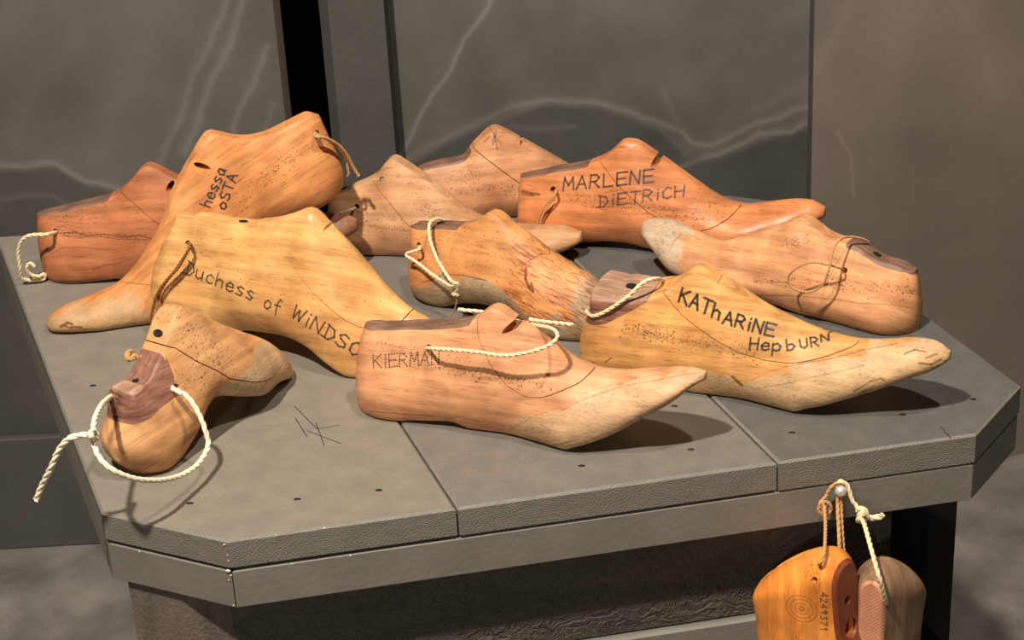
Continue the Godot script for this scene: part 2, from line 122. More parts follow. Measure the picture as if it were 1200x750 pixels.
		"text": [["M", Vector2(45.5, 32.7), Vector2(9.4, 1.3), Vector2(-0.4, 11.2), 1.45, 0.8], ["A", Vector2(57.2, 34.3), Vector2(9.5, 1.3), Vector2(-0.2, 11.1), 1.45, 0.8], ["R", Vector2(69.1, 35.9), Vector2(9.5, 1.2), Vector2(-0.3, 11.1), 1.45, 0.8], ["L", Vector2(81.0, 37.3), Vector2(9.7, 0.9), Vector2(-0.1, 11.0), 1.45, 0.8], ["E", Vector2(93.0, 38.6), Vector2(9.2, 1.3), Vector2(0.2, 10.6), 1.45, 0.8], ["N", Vector2(104.5, 40.2), Vector2(8.9, 1.6), Vector2(0.1, 10.7), 1.45, 0.8], ["E", Vector2(115.6, 42.2), Vector2(8.8, 1.6), Vector2(-0.1, 10.8), 1.45, 0.8], ["D", Vector2(77.4, 20.6), Vector2(9.1, 1.4), Vector2(0.4, 9.2), 1.35, 0.65], ["i", Vector2(88.8, 22.4), Vector2(4.5, 0.6), Vector2(0.3, 9.2), 1.35, 0.65], ["E", Vector2(94.4, 23.2), Vector2(8.7, 1.6), Vector2(0.4, 9.2), 1.35, 0.65], ["T", Vector2(105.3, 25.2), Vector2(8.6, 1.6), Vector2(0.4, 9.1), 1.35, 0.65], ["R", Vector2(116.0, 27.3), Vector2(8.4, 1.8), Vector2(0.1, 9.3), 1.35, 0.65], ["i", Vector2(126.6, 29.5), Vector2(4.3, 0.8), Vector2(0.1, 9.3), 1.35, 0.65], ["C", Vector2(131.9, 30.6), Vector2(8.4, 1.7), Vector2(0.0, 9.3), 1.35, 0.65], ["H", Vector2(142.4, 32.8), Vector2(8.2, 1.9), Vector2(-0.3, 9.6), 1.35, 0.65]],
		"smudges": [[Vector2(7.5, 31.6), Vector2(17.3, 29.3), 2.6, 0.6], [Vector2(17.3, 29.3), Vector2(24.3, 28.8), 2.6, 0.6], [Vector2(7.6, 28.9), Vector2(19.5, 27.5), 1.6, 0.5], [Vector2(86.3, -4.7), Vector2(98.6, -4.2), 1.0, 0.6], [Vector2(98.6, -4.2), Vector2(110.1, -4.9), 1.0, 0.6], [Vector2(10.4, 36.9), Vector2(16.7, 36.0), 0.5, 0.4]],
		"dots": [[Vector2(49.1, 25.6), Vector2(119.3, 24.1), 8, 90], [Vector2(115.8, 20.4), Vector2(167.3, 15.3), 9, 110], [Vector2(161.5, 33.5), Vector2(183.6, 23.3), 14, 30]],
		"cords": [[0.9, "tan", [Vector3(36.4, 48.8, 8), Vector3(42.5, 53.2, 26), Vector3(37.2, 47.7, 28), Vector3(30.4, 37.7, 29), Vector3(25.6, 25.3, 29), Vector3(23.9, 18.7, 28)]],
			[0.9, "tan", [Vector3(36.0, 48.1, 8), Vector3(41.8, 52.5, 27), Vector3(34.3, 39.9, 29), Vector3(29.3, 29.0, 30), Vector3(27.3, 20.4, 29)]]]},
	"etched": {"holes": [[Vector2(18.2, 48.8), 2.4]],
		"wear": [Vector2(21.2, -1.1), Vector2(28.3, 3.2), Vector2(48.4, 13.3), Vector2(65.6, 15.8), Vector2(91.4, 16.1), Vector2(108.6, 11.1), Vector2(126.7, -2.0), Vector2(143.3, -3.8), Vector2(153.4, -2.1), Vector2(163.7, 6.4), Vector2(171.7, 20.7), Vector2(170.9, 48.4)],
		"plate": Vector2(54, 2.2),
		"plugs": [[30.5, 4.0, 2.2]],
		"smudges": [[Vector2(123.6, 38.0), Vector2(129.3, 46.4), 1.0, 0.5], [Vector2(129.3, 46.4), Vector2(138.9, 50.8), 1.0, 0.5], [Vector2(123.5, 32.6), Vector2(125.3, 24.2), 2.2, 0.7], [Vector2(125.3, 24.2), Vector2(130.0, 18.3), 2.2, 0.7], [Vector2(130.0, 18.3), Vector2(134.6, 15.8), 2.2, 0.7], [Vector2(130.9, 21.9), Vector2(134.4, 16.6), 1.8, 0.7], [Vector2(28.3, 3.2), Vector2(48.4, 13.7), 0.8, 0.5], [Vector2(48.4, 13.7), Vector2(66.9, 15.8), 0.8, 0.5], [Vector2(66.9, 15.8), Vector2(89.4, 16.1), 0.8, 0.5], [Vector2(28.3, -0.0), Vector2(44.9, -0.1), 0.5, 0.4], [Vector2(44.9, -0.1), Vector2(66.2, 6.9), 0.5, 0.4]],
		"dots": [[Vector2(18.7, 36.4), Vector2(123.4, 20.4), 45, 160]],
		"cords": [[1.3, "cream", [Vector3(13.9, 44.9, 8), Vector3(27.1, 51.8, 26), Vector3(16.4, 47.2, 28), Vector3(15.9, 45.0, 29), Vector3(28.7, 41.8, 31), Vector3(45.0, 36.1, 34), Vector3(62.4, 32.2, 37), Vector3(67.9, 32.3, 38)]],
			[1.5, "cream", [Vector3(31.8, 65.9, -4), Vector3(30.2, 70.1, 4), Vector3(30.9, 69.9, 15), Vector3(38.5, 62.6, 26), Vector3(47.3, 50.5, 31), Vector3(57.6, 41.1, 35), Vector3(67.4, 34.4, 38)]],
			[1.5, "cream", [Vector3(64.9, 36.4, 38), Vector3(72.2, 39.1, 43), Vector3(71.5, 33.5, 39), Vector3(65.6, 28.6, 36), Vector3(68.3, 34.5, 42), Vector3(74.7, 39.3, 43), Vector3(71.8, 30.7, 41), Vector3(67.1, 26.9, 40), Vector3(73.2, 28.5, 42)]],
			[0.6, "tan", [Vector3(70.5, 29.9, 40), Vector3(70.5, 22.3, 40), Vector3(67.0, 12.0, 40), Vector3(57.8, -0.6, 38)]]]},
	"mirrored": {"holes": [[Vector2(56.2, 46.0), 2.6]],
		"wear": [Vector2(243.3, 59.5), Vector2(195.7, 65.3), Vector2(194.8, 38.9), Vector2(191.4, 14.4), Vector2(193.7, -9.2), Vector2(196.5, -9.5)],
		"plate": Vector2(60, 3.0),
		"text": [["4", Vector2(109.3, 34.0), Vector2(-7.0, 2.5), Vector2(2.5, 6.9), 0.8, 0.28], ["8", Vector2(100.7, 37.1), Vector2(-6.5, 2.7), Vector2(2.4, 7.0), 0.8, 0.28], ["3", Vector2(92.8, 40.6), Vector2(-6.2, 2.8), Vector2(2.1, 6.8), 0.8, 0.28]],
		"plugs": [[35.0, 3.6, 2.4]],
		"smudges": [[Vector2(137.1, -6.1), Vector2(101.3, 0.2), 0.5, 0.5], [Vector2(101.3, 0.2), Vector2(67.2, 4.8), 0.5, 0.5], [Vector2(67.2, 4.8), Vector2(37.8, 6.7), 0.5, 0.5], [Vector2(37.8, 6.7), Vector2(2.4, 12.9), 0.5, 0.5], [Vector2(207.0, 15.6), Vector2(205.7, 24.8), 0.7, 0.4], [Vector2(205.7, 24.8), Vector2(202.0, 31.6), 0.7, 0.4], [Vector2(127.2, 6.2), Vector2(114.6, 7.0), 0.6, 0.4], [Vector2(114.6, 7.0), Vector2(97.7, 10.8), 0.6, 0.4]],
		"dots": [[Vector2(127.2, 6.2), Vector2(68.9, 15.2), 4, 60], [Vector2(64.8, 16.0), Vector2(1.9, 23.4), 9, 110]],
		"cords": [[0.95, "tan", [Vector3(59.5, 41.6, -8), Vector3(54.5, 52.3, -27), Vector3(61.1, 57.9, -36), Vector3(73.2, 60.0, -42), Vector3(84.9, 53.0, -44), Vector3(90.8, 44.2, -44), Vector3(87.3, 35.8, -43), Vector3(74.9, 34.8, -42), Vector3(63.8, 42.2, -41), Vector3(58.9, 56.8, -40), Vector3(59.1, 68.2, -34), Vector3(57.7, 74.8, -26), Vector3(55.4, 72.7, -12), Vector3(49.2, 68.4, -2), Vector3(46.3, 63.7, 4)]]]},
	"small": {"holes": [[Vector2(50.7, 56.3), 2.6]],
		"cut": [Vector2(37.1, 96.6), Vector2(60.8, 81.0), Vector2(70.7, 68.4), Vector2(86.4, 53.8), Vector2(95.2, 44.1), Vector2(114.8, 32.8), Vector2(136.0, 25.1), Vector2(157.9, 23.7)],
		"wear": [Vector2(88.8, 17.5), Vector2(110.5, 21.1), Vector2(138.4, 31.8), Vector2(166.4, 28.4), Vector2(177.5, 38.4)],
		"block": [Vector2(-3.9, 51.1), Vector2(12.6, 43.2), Vector2(30.6, 47.3), Vector2(52.0, 51.5), Vector2(51.2, 67.9)],
		"plate": Vector2(50, 1.8),
		"plate_mat": "worn_top",
		"plugs": [[24.0, 2.6, 2.4], [58.0, 2.8, 4.4]],
		"smudges": [[Vector2(-8.3, 20.3), Vector2(1.6, 8.5), 2.5, 0.25], [Vector2(1.6, 8.5), Vector2(9.8, -0.8), 2.5, 0.25], [Vector2(42.9, -1.5), Vector2(58.2, 0.9), 3.0, 0.3], [Vector2(74.6, 10.5), Vector2(87.9, 14.9), 3.0, 0.25]],
		"dots": [[Vector2(68.2, 69.6), Vector2(102.7, 24.5), 30, 160], [Vector2(47.5, 36.6), Vector2(88.6, 33.2), 18, 80]],
		"cords": [[2.0, "white", [Vector3(55.1, 52.6, 10), Vector3(43.3, 59.4, 26), Vector3(45.8, 55.1, 34), Vector3(45.8, 45.5, 42), Vector3(44.5, 33.6, 48), Vector3(41.0, 22.3, 52), Vector3(22.9, 19.2, 58), Vector3(1.2, 23.0, 62), Vector3(-21.8, 33.0, 66), Vector3(-42.2, 45.0, 66), Vector3(-55.1, 56.6, 62), Vector3(-57.6, 63.8, 54), Vector3(-54.3, 69.9, 46), Vector3(-46.9, 71.6, 38), Vector3(-34.8, 75.1, 28), Vector3(-12.7, 71.1, 12), Vector3(12.4, 60.4, -6), Vector3(35.7, 48.9, -22)]],
			[2.3, "white", [Vector3(-45.0, 72.3, 40), Vector3(-52.2, 79.7, 44), Vector3(-57.1, 80.0, 47), Vector3(-51.4, 74.0, 44), Vector3(-46.6, 74.1, 42), Vector3(-57.0, 79.0, 42), Vector3(-64.4, 78.9, 36), Vector3(-67.5, 70.5, 28), Vector3(-70.8, 55.4, 20), Vector3(-72.4, 39.8, 10), Vector3(-74.4, 28.1, 4)]],
			[2.2, "tan", [Vector3(47.8, 74.8, -6), Vector3(50.9, 71.4, -16), Vector3(48.9, 76.1, -18), Vector3(43.9, 76.2, -17), Vector3(43.6, 73.1, -15), Vector3(49.1, 73.8, -15)]]]},
}

# pen strokes of the hand lettering on a unit square
const GLYPHS := {
	"A": "0,0 .45,1 .95,0|.18,.38 .75,.38", "T": "0,1 1,1|.5,1 .48,0", "h": "0,1 .05,0|.03,.4 .4,.6 .75,.5 .8,0",
	"K": "0,1 .05,0|.9,1 .08,.45|.25,.6 .95,0", "R": "0,0 .05,1 .6,.97 .85,.75 .6,.5 .05,.48|.35,.48 .9,0", "i": "0.4,.62 .42,0|.4,.9 .43,.94",
	"N": "0,0 .05,1 .85,0 .9,1", "E": ".95,1 0,.97 .05,0 .98,.03|.03,.5 .8,.52", "I": ".5,1 .5,0",
	"H": "0,1 .05,0|.9,1 .88,0|.02,.5 .9,.52", "U": "0,1 .05,.2 .4,0 .8,.2 .85,1", "B": "0,0 .05,1 .65,.92 .65,.6 .1,.52 .8,.42 .75,.08 0,0",
	"M": "0,0 .1,1 .5,.35 .88,1 1,0", "L": "0,1 .05,0 .9,.03", "D": ".15,1 .2,0|-.2,.02 .55,0 .95,.4 .7,.85 0,1", "C": ".9,.85 .5,1 .08,.6 .15,.15 .55,0 .95,.18",
	"W": "0,1 .2,0 .48,.75 .72,0 1,1", "S": ".9,.9 .5,1 .1,.78 .3,.55 .8,.4 .85,.12 .4,0 0,.12", "O": ".5,1 .08,.7 .1,.2 .5,0 .9,.25 .9,.75 .5,1",
	"e": ".05,.32 .85,.36 .75,.6 .4,.66 .05,.4 .15,.08 .5,0 .9,.12", "p": "0,.62 .05,-.4|.02,.5 .45,.66 .85,.45 .75,.08 .4,0 .05,.1", "b": "0,1 .05,0 .55,.02 .85,.3 .55,.55 .05,.45",
	"u": "0,.62 .05,.15 .35,0 .75,.15 .8,.62|.8,.6 .85,0", "c": ".85,.5 .5,.66 .1,.45 .1,.15 .45,0 .85,.1", "s": ".85,.58 .45,.66 .12,.5 .4,.34 .8,.22 .6,0 .05,.06",
	"o": ".45,.64 .08,.42 .12,.1 .5,0 .85,.2 .82,.5 .45,.64", "f": ".95,.9 .65,1 .45,.75 .4,-.25|.05,.5 .9,.52", "a": ".8,.6 .4,.64 .05,.35 .2,.02 .6,.1 .8,.5|.8,.62 .88,0",
	"r": ".1,.65 .15,0|.15,.35 .5,.62 .9,.55", "8": ".5,.5 .1,.75 .5,1 .85,.75 .5,.5 .05,.25 .5,0 .9,.25 .5,.5", "4": ".7,0 .7,1 0,.35 1,.35", "3": ".1,.95 .8,.95 .4,.58 .85,.35 .6,.02 .05,.08",
	"2": ".05,.8 .45,1 .85,.75 .05,.02 .95,.02", "9": ".85,.65 .4,.5 .1,.75 .5,1 .85,.75 .7,0", "7": ".05,1 .9,1 .35,0", "1": ".3,.8 .55,1 .55,0",
}

var names := {}
var mats := {}
var rng := RandomNumberGenerator.new()

# ------------------------------------------------------------------ naming

func numbered(called: String) -> String:
	if not names.has(called):
		names[called] = 0
		return called
	names[called] += 1
	return "%s_%03d" % [called, names[called]]

func thing(called: String, label: String, category: String, at := Transform3D.IDENTITY, group := "") -> Node3D:
	var o := Node3D.new()
	o.name = numbered(called)
	add_child(o)
	o.transform = at
	o.set_meta("label", label)
	o.set_meta("category", category)
	if group != "":
		o.set_meta("group", group)
	return o

func part(called: String, mesh: Mesh, parent: Node, label := "") -> MeshInstance3D:
	var o := MeshInstance3D.new()
	o.name = called
	o.mesh = mesh
	o.cast_shadow = GeometryInstance3D.SHADOW_CASTING_SETTING_ON
	parent.add_child(o, true)
	if label != "":
		o.set_meta("label", label)
	return o

func structure(called: String, mesh: Mesh, label: String) -> MeshInstance3D:
	var o := part(called, mesh, self)
	o.set_meta("kind", "structure")
	o.set_meta("label", label)
	return o

# ------------------------------------------------------------------ materials

func noise(seed_: int, freq: float, octaves := 4) -> FastNoiseLite:
	var n := FastNoiseLite.new()
	n.seed = seed_
	n.frequency = freq
	n.fractal_octaves = octaves
	return n

func noise_bytes(seed_: int, freq: float, w: int, h: int, sx: int, sy: int, octaves := 4) -> PackedByteArray:
	var im := noise(seed_, freq, octaves).get_image(maxi(2, w / sx), maxi(2, h / sy))
	im.convert(Image.FORMAT_L8)
	im.resize(w, h, Image.INTERPOLATE_CUBIC)
	return im.get_data()

func tex(data: PackedByteArray, w: int, h: int, rgb := true) -> ImageTexture:
	return ImageTexture.create_from_image(Image.create_from_data(w, h, false, Image.FORMAT_RGB8 if rgb else Image.FORMAT_L8, data))

func two_tone(a: Color, b: Color, seed_: int, freq: float, w: int, h: int, sx: int, sy: int, fine := 0.25) -> ImageTexture:
	var n := noise_bytes(seed_, freq, w, h, sx, sy)
	var m := noise_bytes(seed_ + 9, 0.25, w, h, 1, 1, 2)
	var out := PackedByteArray()
	out.resize(w * h * 3)
	for i in w * h:
		var t := clampf((n[i] * (1.0 - fine) + m[i] * fine) / 255.0 * 1.5 - 0.25, 0.0, 1.0)
		out[i * 3] = int(lerpf(a.r8, b.r8, t))
		out[i * 3 + 1] = int(lerpf(a.g8, b.g8, t))
		out[i * 3 + 2] = int(lerpf(a.b8, b.b8, t))
	return tex(out, w, h)

func flat(called: String, c: Color, rough := 0.7, metal := 0.0) -> StandardMaterial3D:
	if mats.has(called):
		return mats[called]
	var m := StandardMaterial3D.new()
	m.resource_name = called
	m.albedo_color = c
	m.roughness = rough
	m.metallic = metal
	mats[called] = m
	return m

func surfaced(called: String, albedo: Texture2D, height: Texture2D, rough: float, relief: float, scale_: float, world := true) -> StandardMaterial3D:
	var m := StandardMaterial3D.new()
	m.resource_name = called
	m.albedo_texture = albedo
	m.roughness = rough
	if height:
		m.heightmap_enabled = true
		m.heightmap_texture = height
		m.heightmap_scale = relief
	m.uv1_triplanar = scale_ > 0.0
	if scale_ > 0.0:
		m.uv1_world_triplanar = world
		m.uv1_scale = Vector3.ONE * scale_
	mats[called] = m
	return m

func make_materials() -> void:
	var grit := tex(noise_bytes(5, 0.09, 512, 512, 1, 1, 5), 512, 512, false)
	surfaced("grey_paint", two_tone(Color8(104, 98, 90), Color8(118, 111, 102), 11, 0.02, 512, 512, 1, 1, 0.35), grit, 0.62, 0.035, 3.2)
	surfaced("grey_paint_lit", two_tone(Color8(116, 108, 97), Color8(130, 121, 108), 11, 0.02, 512, 512, 1, 1, 0.35), grit, 0.62, 0.035, 3.2)  # same paint made lighter: lamplight on the left plank put into the colour
	surfaced("grey_paint_shaded", two_tone(Color8(84, 82, 78), Color8(97, 94, 89), 13, 0.02, 512, 512, 1, 1, 0.35), grit, 0.62, 0.035, 3.2)  # same paint made darker: shadow over the right plank put into the colour
	surfaced("grey_fascia", two_tone(Color8(116, 111, 101), Color8(128, 122, 111), 12, 0.012, 512, 512, 1, 1, 0.3), grit, 0.62, 0.02, 3.0)
	surfaced("post_paint", two_tone(Color8(76, 73, 69), Color8(86, 83, 78), 14, 0.02, 256, 256, 1, 1, 0.4), grit, 0.75, 0.03, 2.0)
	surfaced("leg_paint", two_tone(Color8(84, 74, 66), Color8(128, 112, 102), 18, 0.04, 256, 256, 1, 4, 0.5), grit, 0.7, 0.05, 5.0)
	surfaced("floor_paint", two_tone(Color8(104, 99, 94), Color8(150, 143, 136), 15, 0.012, 512, 512, 1, 1, 0.2), grit, 0.6, 0.02, 1.3)
	surfaced("dark_void", two_tone(Color8(16, 15, 14), Color8(22, 21, 19), 16, 0.02, 128, 128, 1, 1), null, 0.9, 0.0, 2.0)
	surfaced("shell_paint", two_tone(Color8(52, 50, 48), Color8(60, 58, 55), 17, 0.02, 128, 128, 1, 1), null, 0.9, 0.0, 1.0)
	# end grain: rings sawn across, with saw marks
	var w := 1024
	var h := 128
	var warp := noise_bytes(21, 0.02, w, h, 2, 1)
	var fine := noise_bytes(22, 0.2, w, h, 1, 1, 3)
	var ring := PackedByteArray()
	ring.resize(w * h)
	for y in h:
		for x in w:
			var i := y * w + x
			var k := floorf(x / 260.0)
			var dx := (x - (k * 260.0 + 90.0 + 40.0 * sin(k * 3.1))) / 260.0
			var dy := (y + 60.0 + 30.0 * cos(k * 2.0)) / 110.0
			var d := sqrt(dx * dx * 9.0 + dy * dy) * 13.0 + warp[i] / 255.0 * 3.0
			var v := absf(fposmod(d, 1.0) - 0.5) * 2.0
			ring[i] = int(clampf(70.0 + v * 80.0 + (fine[i] - 128) * 0.8, 0, 255))
	var eg := surfaced("end_grain", two_tone(Color8(112, 107, 97), Color8(128, 122, 111), 23, 0.03, 512, 128, 1, 1, 0.4), tex(ring, w, h, false), 0.65, 0.05, 0.0)
	eg.texture_filter = BaseMaterial3D.TEXTURE_FILTER_LINEAR_WITH_MIPMAPS
	# rough-sawn dark board of the apron
	var g1 := noise_bytes(31, 0.05, 1024, 256, 6, 1, 5)
	var g2 := noise_bytes(32, 0.03, 1024, 256, 2, 2, 3)
	var saw := PackedByteArray()
	saw.resize(1024 * 256)
	for y in 256:
		for x in 1024:
			var i := y * 1024 + x
			var bend: float = g2[i] / 255.0 * 40.0 + sin(x * 0.011) * 14.0
			var j := clampi(int(y + bend - 20.0), 0, 255) * 1024 + x
			var s := absf(fposmod((y + bend * 1.6) * 0.13, 1.0) - 0.5) * 2.0
			saw[i] = int(clampf(g1[j] * 0.75 + s * 60.0, 0, 255))
	surfaced("rough_board", two_tone(Color8(74, 69, 62), Color8(94, 88, 80), 33, 0.03, 512, 128, 6, 1, 0.35), tex(saw, 1024, 256, false), 0.72, 0.35, 0.0)
	# dark brown worn leather and wood of the heel plates and blocks
	var bh := tex(noise_bytes(41, 0.06, 256, 256, 5, 1, 4), 256, 256, false)
	surfaced("plate_wood", two_tone(Color8(84, 58, 46), Color8(150, 112, 88), 42, 0.05, 256, 256, 4, 1, 0.35), bh, 0.55, 0.06, 14.0, false)
	surfaced("block_wood", two_tone(Color8(104, 62, 50), Color8(168, 120, 96), 43, 0.06, 256, 256, 5, 1, 0.35), bh, 0.55, 0.07, 14.0, false)
	surfaced("worn_top", two_tone(Color8(136, 98, 78), Color8(196, 156, 128), 46, 0.05, 256, 256, 4, 1, 0.35), bh, 0.6, 0.06, 14.0, false)
	surfaced("leather_plate", two_tone(Color8(110, 50, 30), Color8(140, 72, 46), 44, 0.03, 256, 256, 1, 1, 0.4), bh, 0.4, 0.03, 14.0, false)
	surfaced("salmon_leather", two_tone(Color8(196, 128, 96), Color8(214, 150, 116), 45, 0.05, 256, 256, 1, 1, 0.4), weave_texture(), 0.6, 0.05, 16.0, false)
	var ch := tex(noise_bytes(51, 0.12, 128, 128, 1, 1, 3), 128, 128, false)
	surfaced("cream", two_tone(Color8(214, 190, 148), Color8(240, 222, 186), 52, 0.08, 128, 128, 1, 1, 0.4), ch, 0.9, 0.03, 60.0, false)
	surfaced("white", two_tone(Color8(232, 214, 180), Color8(250, 238, 212), 53, 0.08, 128, 128, 1, 1, 0.4), ch, 0.9, 0.03, 60.0, false)
	surfaced("tan", two_tone(Color8(176, 128, 78), Color8(214, 166, 112), 54, 0.08, 128, 128, 1, 1, 0.4), ch, 0.9, 0.03, 60.0, false)
	surfaced("brown", two_tone(Color8(122, 72, 38), Color8(164, 104, 58), 55, 0.08, 128, 128, 1, 1, 0.4), ch, 0.9, 0.03, 60.0, false)
	flat("hole_shadow", Color8(38, 24, 16), 0.9)
	flat("iron", Color8(70, 66, 62), 0.45, 0.8)
	flat("dark_iron", Color8(34, 31, 29), 0.6, 0.3)
	flat("zinc", Color8(225, 225, 222), 0.35, 0.5)

func weave_texture() -> ImageTexture:
	var d := PackedByteArray()
	d.resize(256 * 256)
	for y in 256:
		for x in 256:
			d[y * 256 + x] = int(150 + 50 * sin(x * 0.55) * sin(y * 0.55))
	return tex(d, 256, 256, false)

# ------------------------------------------------------------------ triangle soup

class Soup:
	var v := PackedVector3Array()
	var n := PackedVector3Array()
	func tri(a: Vector3, b: Vector3, c: Vector3, na: Vector3, nb: Vector3, nc: Vector3) -> void:
		v.append(a); v.append(b); v.append(c)
		n.append(na); n.append(nb); n.append(nc)
	func join(o: Soup) -> void:
		v.append_array(o.v)
		n.append_array(o.n)

func refine(s: Soup, centre: Vector2, radius: float, times := 2) -> Soup:
	for k in times:
		var out := Soup.new()
		for i in range(0, s.v.size(), 3):
			var c := (s.v[i] + s.v[i + 1] + s.v[i + 2]) / 3.0
			var reach := maxf((s.v[i] - c).length(), maxf((s.v[i + 1] - c).length(), (s.v[i + 2] - c).length()))
			if Vector2(c.x, c.y).distance_to(centre) > radius + reach:
				out.tri(s.v[i], s.v[i + 1], s.v[i + 2], s.n[i], s.n[i + 1], s.n[i + 2])
				continue
			var p: Array = []
			var q: Array = []
			for j in 3:
				p.append((s.v[i + j] + s.v[i + (j + 1) % 3]) * 0.5)
				q.append((s.n[i + j] + s.n[i + (j + 1) % 3]).normalized())
			out.tri(s.v[i], p[0], p[2], s.n[i], q[0], q[2])
			out.tri(p[0], s.v[i + 1], p[1], q[0], s.n[i + 1], q[1])
			out.tri(p[2], p[1], s.v[i + 2], q[2], q[1], s.n[i + 2])
			out.tri(p[0], p[1], p[2], q[0], q[1], q[2])
		s = out
	return s

# splits a soup along f = level: [f above the level, f below]; the edges of both get walls that run inwards to «inner»
func split(s: Soup, f: Callable, level: float, inner, keep_above := true, keep_below := true) -> Array:
	var up := Soup.new()
	var down := Soup.new()
	for i in range(0, s.v.size(), 3):
		var d: Array[float] = [f.call(s.v[i]) - level, f.call(s.v[i + 1]) - level, f.call(s.v[i + 2]) - level]
		if d[0] >= 0 and d[1] >= 0 and d[2] >= 0:
			if keep_above:
				up.tri(s.v[i], s.v[i + 1], s.v[i + 2], s.n[i], s.n[i + 1], s.n[i + 2])
			continue
		if d[0] < 0 and d[1] < 0 and d[2] < 0:
			if keep_below:
				down.tri(s.v[i], s.v[i + 1], s.v[i + 2], s.n[i], s.n[i + 1], s.n[i + 2])
			continue
		var pv: Array[Vector3] = []
		var pn: Array[Vector3] = []
		var qv: Array[Vector3] = []
		var qn: Array[Vector3] = []
		var cuts: Array[Vector3] = []
		for j in 3:
			var k := (j + 1) % 3
			var a := s.v[i + j]
			var b := s.v[i + k]
			if d[j] >= 0:
				pv.append(a); pn.append(s.n[i + j])
			else:
				qv.append(a); qn.append(s.n[i + j])
			if (d[j] >= 0) != (d[k] >= 0):
				var t := d[j] / (d[j] - d[k])
				var m := a.lerp(b, t)
				var nm := s.n[i + j].lerp(s.n[i + k], t).normalized()
				pv.append(m); pn.append(nm)
				qv.append(m); qn.append(nm)
				cuts.append(m)
		if keep_above:
			for j in range(1, pv.size() - 1):
				up.tri(pv[0], pv[j], pv[j + 1], pn[0], pn[j], pn[j + 1])
		if keep_below:
			for j in range(1, qv.size() - 1):
				down.tri(qv[0], qv[j], qv[j + 1], qn[0], qn[j], qn[j + 1])
		if cuts.size() == 2 and inner != null:
			var walls: Callable = inner
			var a2: Vector3 = walls.call(cuts[0])
			var b2: Vector3 = walls.call(cuts[1])
			var nn := (cuts[1] - cuts[0]).cross(a2 - cuts[0])
			if nn.length() > 1e-12:
				nn = nn.normalized()
				for side in [up, down]:
					if (side == up and keep_above) or (side == down and keep_below):
						side.tri(cuts[0], cuts[1], b2, nn, nn, nn)
						side.tri(cuts[0], b2, a2, nn, nn, nn)
	return [up, down]

func soup_mesh(s: Soup, m: Material) -> ArrayMesh:
	var uv := PackedVector2Array()
	uv.resize(s.v.size())
	for i in s.v.size():
		uv[i] = Vector2((s.v[i].x * 1000.0 + 8.0) * PX / TW, 1.0 - ((s.v[i].y * 0.8192 - absf(s.v[i].z) * 0.5736) * 1000.0 + 28.0) * PX / TH)
	# front faces run clockwise: turn the triangles whose winding disagrees with their normals
	var v := s.v.duplicate()
	var n := s.n.duplicate()
	for i in range(0, v.size(), 3):
		if (v[i + 1] - v[i]).cross(v[i + 2] - v[i]).dot(n[i] + n[i + 1] + n[i + 2]) > 0.0:
			var tv := v[i + 1]; v[i + 1] = v[i + 2]; v[i + 2] = tv
			var tn := n[i + 1]; n[i + 1] = n[i + 2]; n[i + 2] = tn
			var tu := uv[i + 1]; uv[i + 1] = uv[i + 2]; uv[i + 2] = tu
	var arrays := []
	arrays.resize(Mesh.ARRAY_MAX)
	arrays[Mesh.ARRAY_VERTEX] = v
	arrays[Mesh.ARRAY_NORMAL] = n
	arrays[Mesh.ARRAY_TEX_UV] = uv
	var mesh := ArrayMesh.new()
	mesh.add_surface_from_arrays(Mesh.PRIMITIVE_TRIANGLES, arrays)
	mesh.surface_set_material(0, m)
	return mesh

# ------------------------------------------------------------------ the body of a last

func keyed(keys: PackedVector2Array, f: float) -> float:
	if f <= keys[0].x:
		return keys[0].y
	for i in range(1, keys.size()):
		if f <= keys[i].x:
			var t := (f - keys[i - 1].x) / (keys[i].x - keys[i - 1].x)
			t = lerpf(t, t * t * (3.0 - 2.0 * t), 0.6)
			return lerpf(keys[i - 1].y, keys[i].y, t)
	return keys[keys.size() - 1].y

func sampled(a: Array, f: float) -> float:
	var p := clampf(f, 0.0, 1.0) * (a.size() - 1)
	var i := mini(int(p), a.size() - 2)
	var t := p - i
	var p0: float = a[maxi(i - 1, 0)]
	var p1: float = a[i]
	var p2: float = a[i + 1]
	var p3: float = a[mini(i + 2, a.size() - 1)]
	return 0.0001 * cubic_interpolate(p1, p2, p0, p3, t)

const SOLE_HALF := [Vector2(0, 0.021), Vector2(0.12, 0.0235), Vector2(0.3, 0.019), Vector2(0.45, 0.018), Vector2(0.68, 0.031), Vector2(0.85, 0.021), Vector2(1, 0.011)]
const SIDE_HALF := [Vector2(0, 0.025), Vector2(0.12, 0.0275), Vector2(0.3, 0.0265), Vector2(0.45, 0.0275), Vector2(0.66, 0.0345), Vector2(0.85, 0.0235), Vector2(1, 0.012)]
const TOP_HALF := [Vector2(0, 0.007), Vector2(0.3, 0.007), Vector2(0.42, 0.0065), Vector2(0.55, 0.010), Vector2(0.68, 0.018), Vector2(0.85, 0.016), Vector2(1, 0.008)]

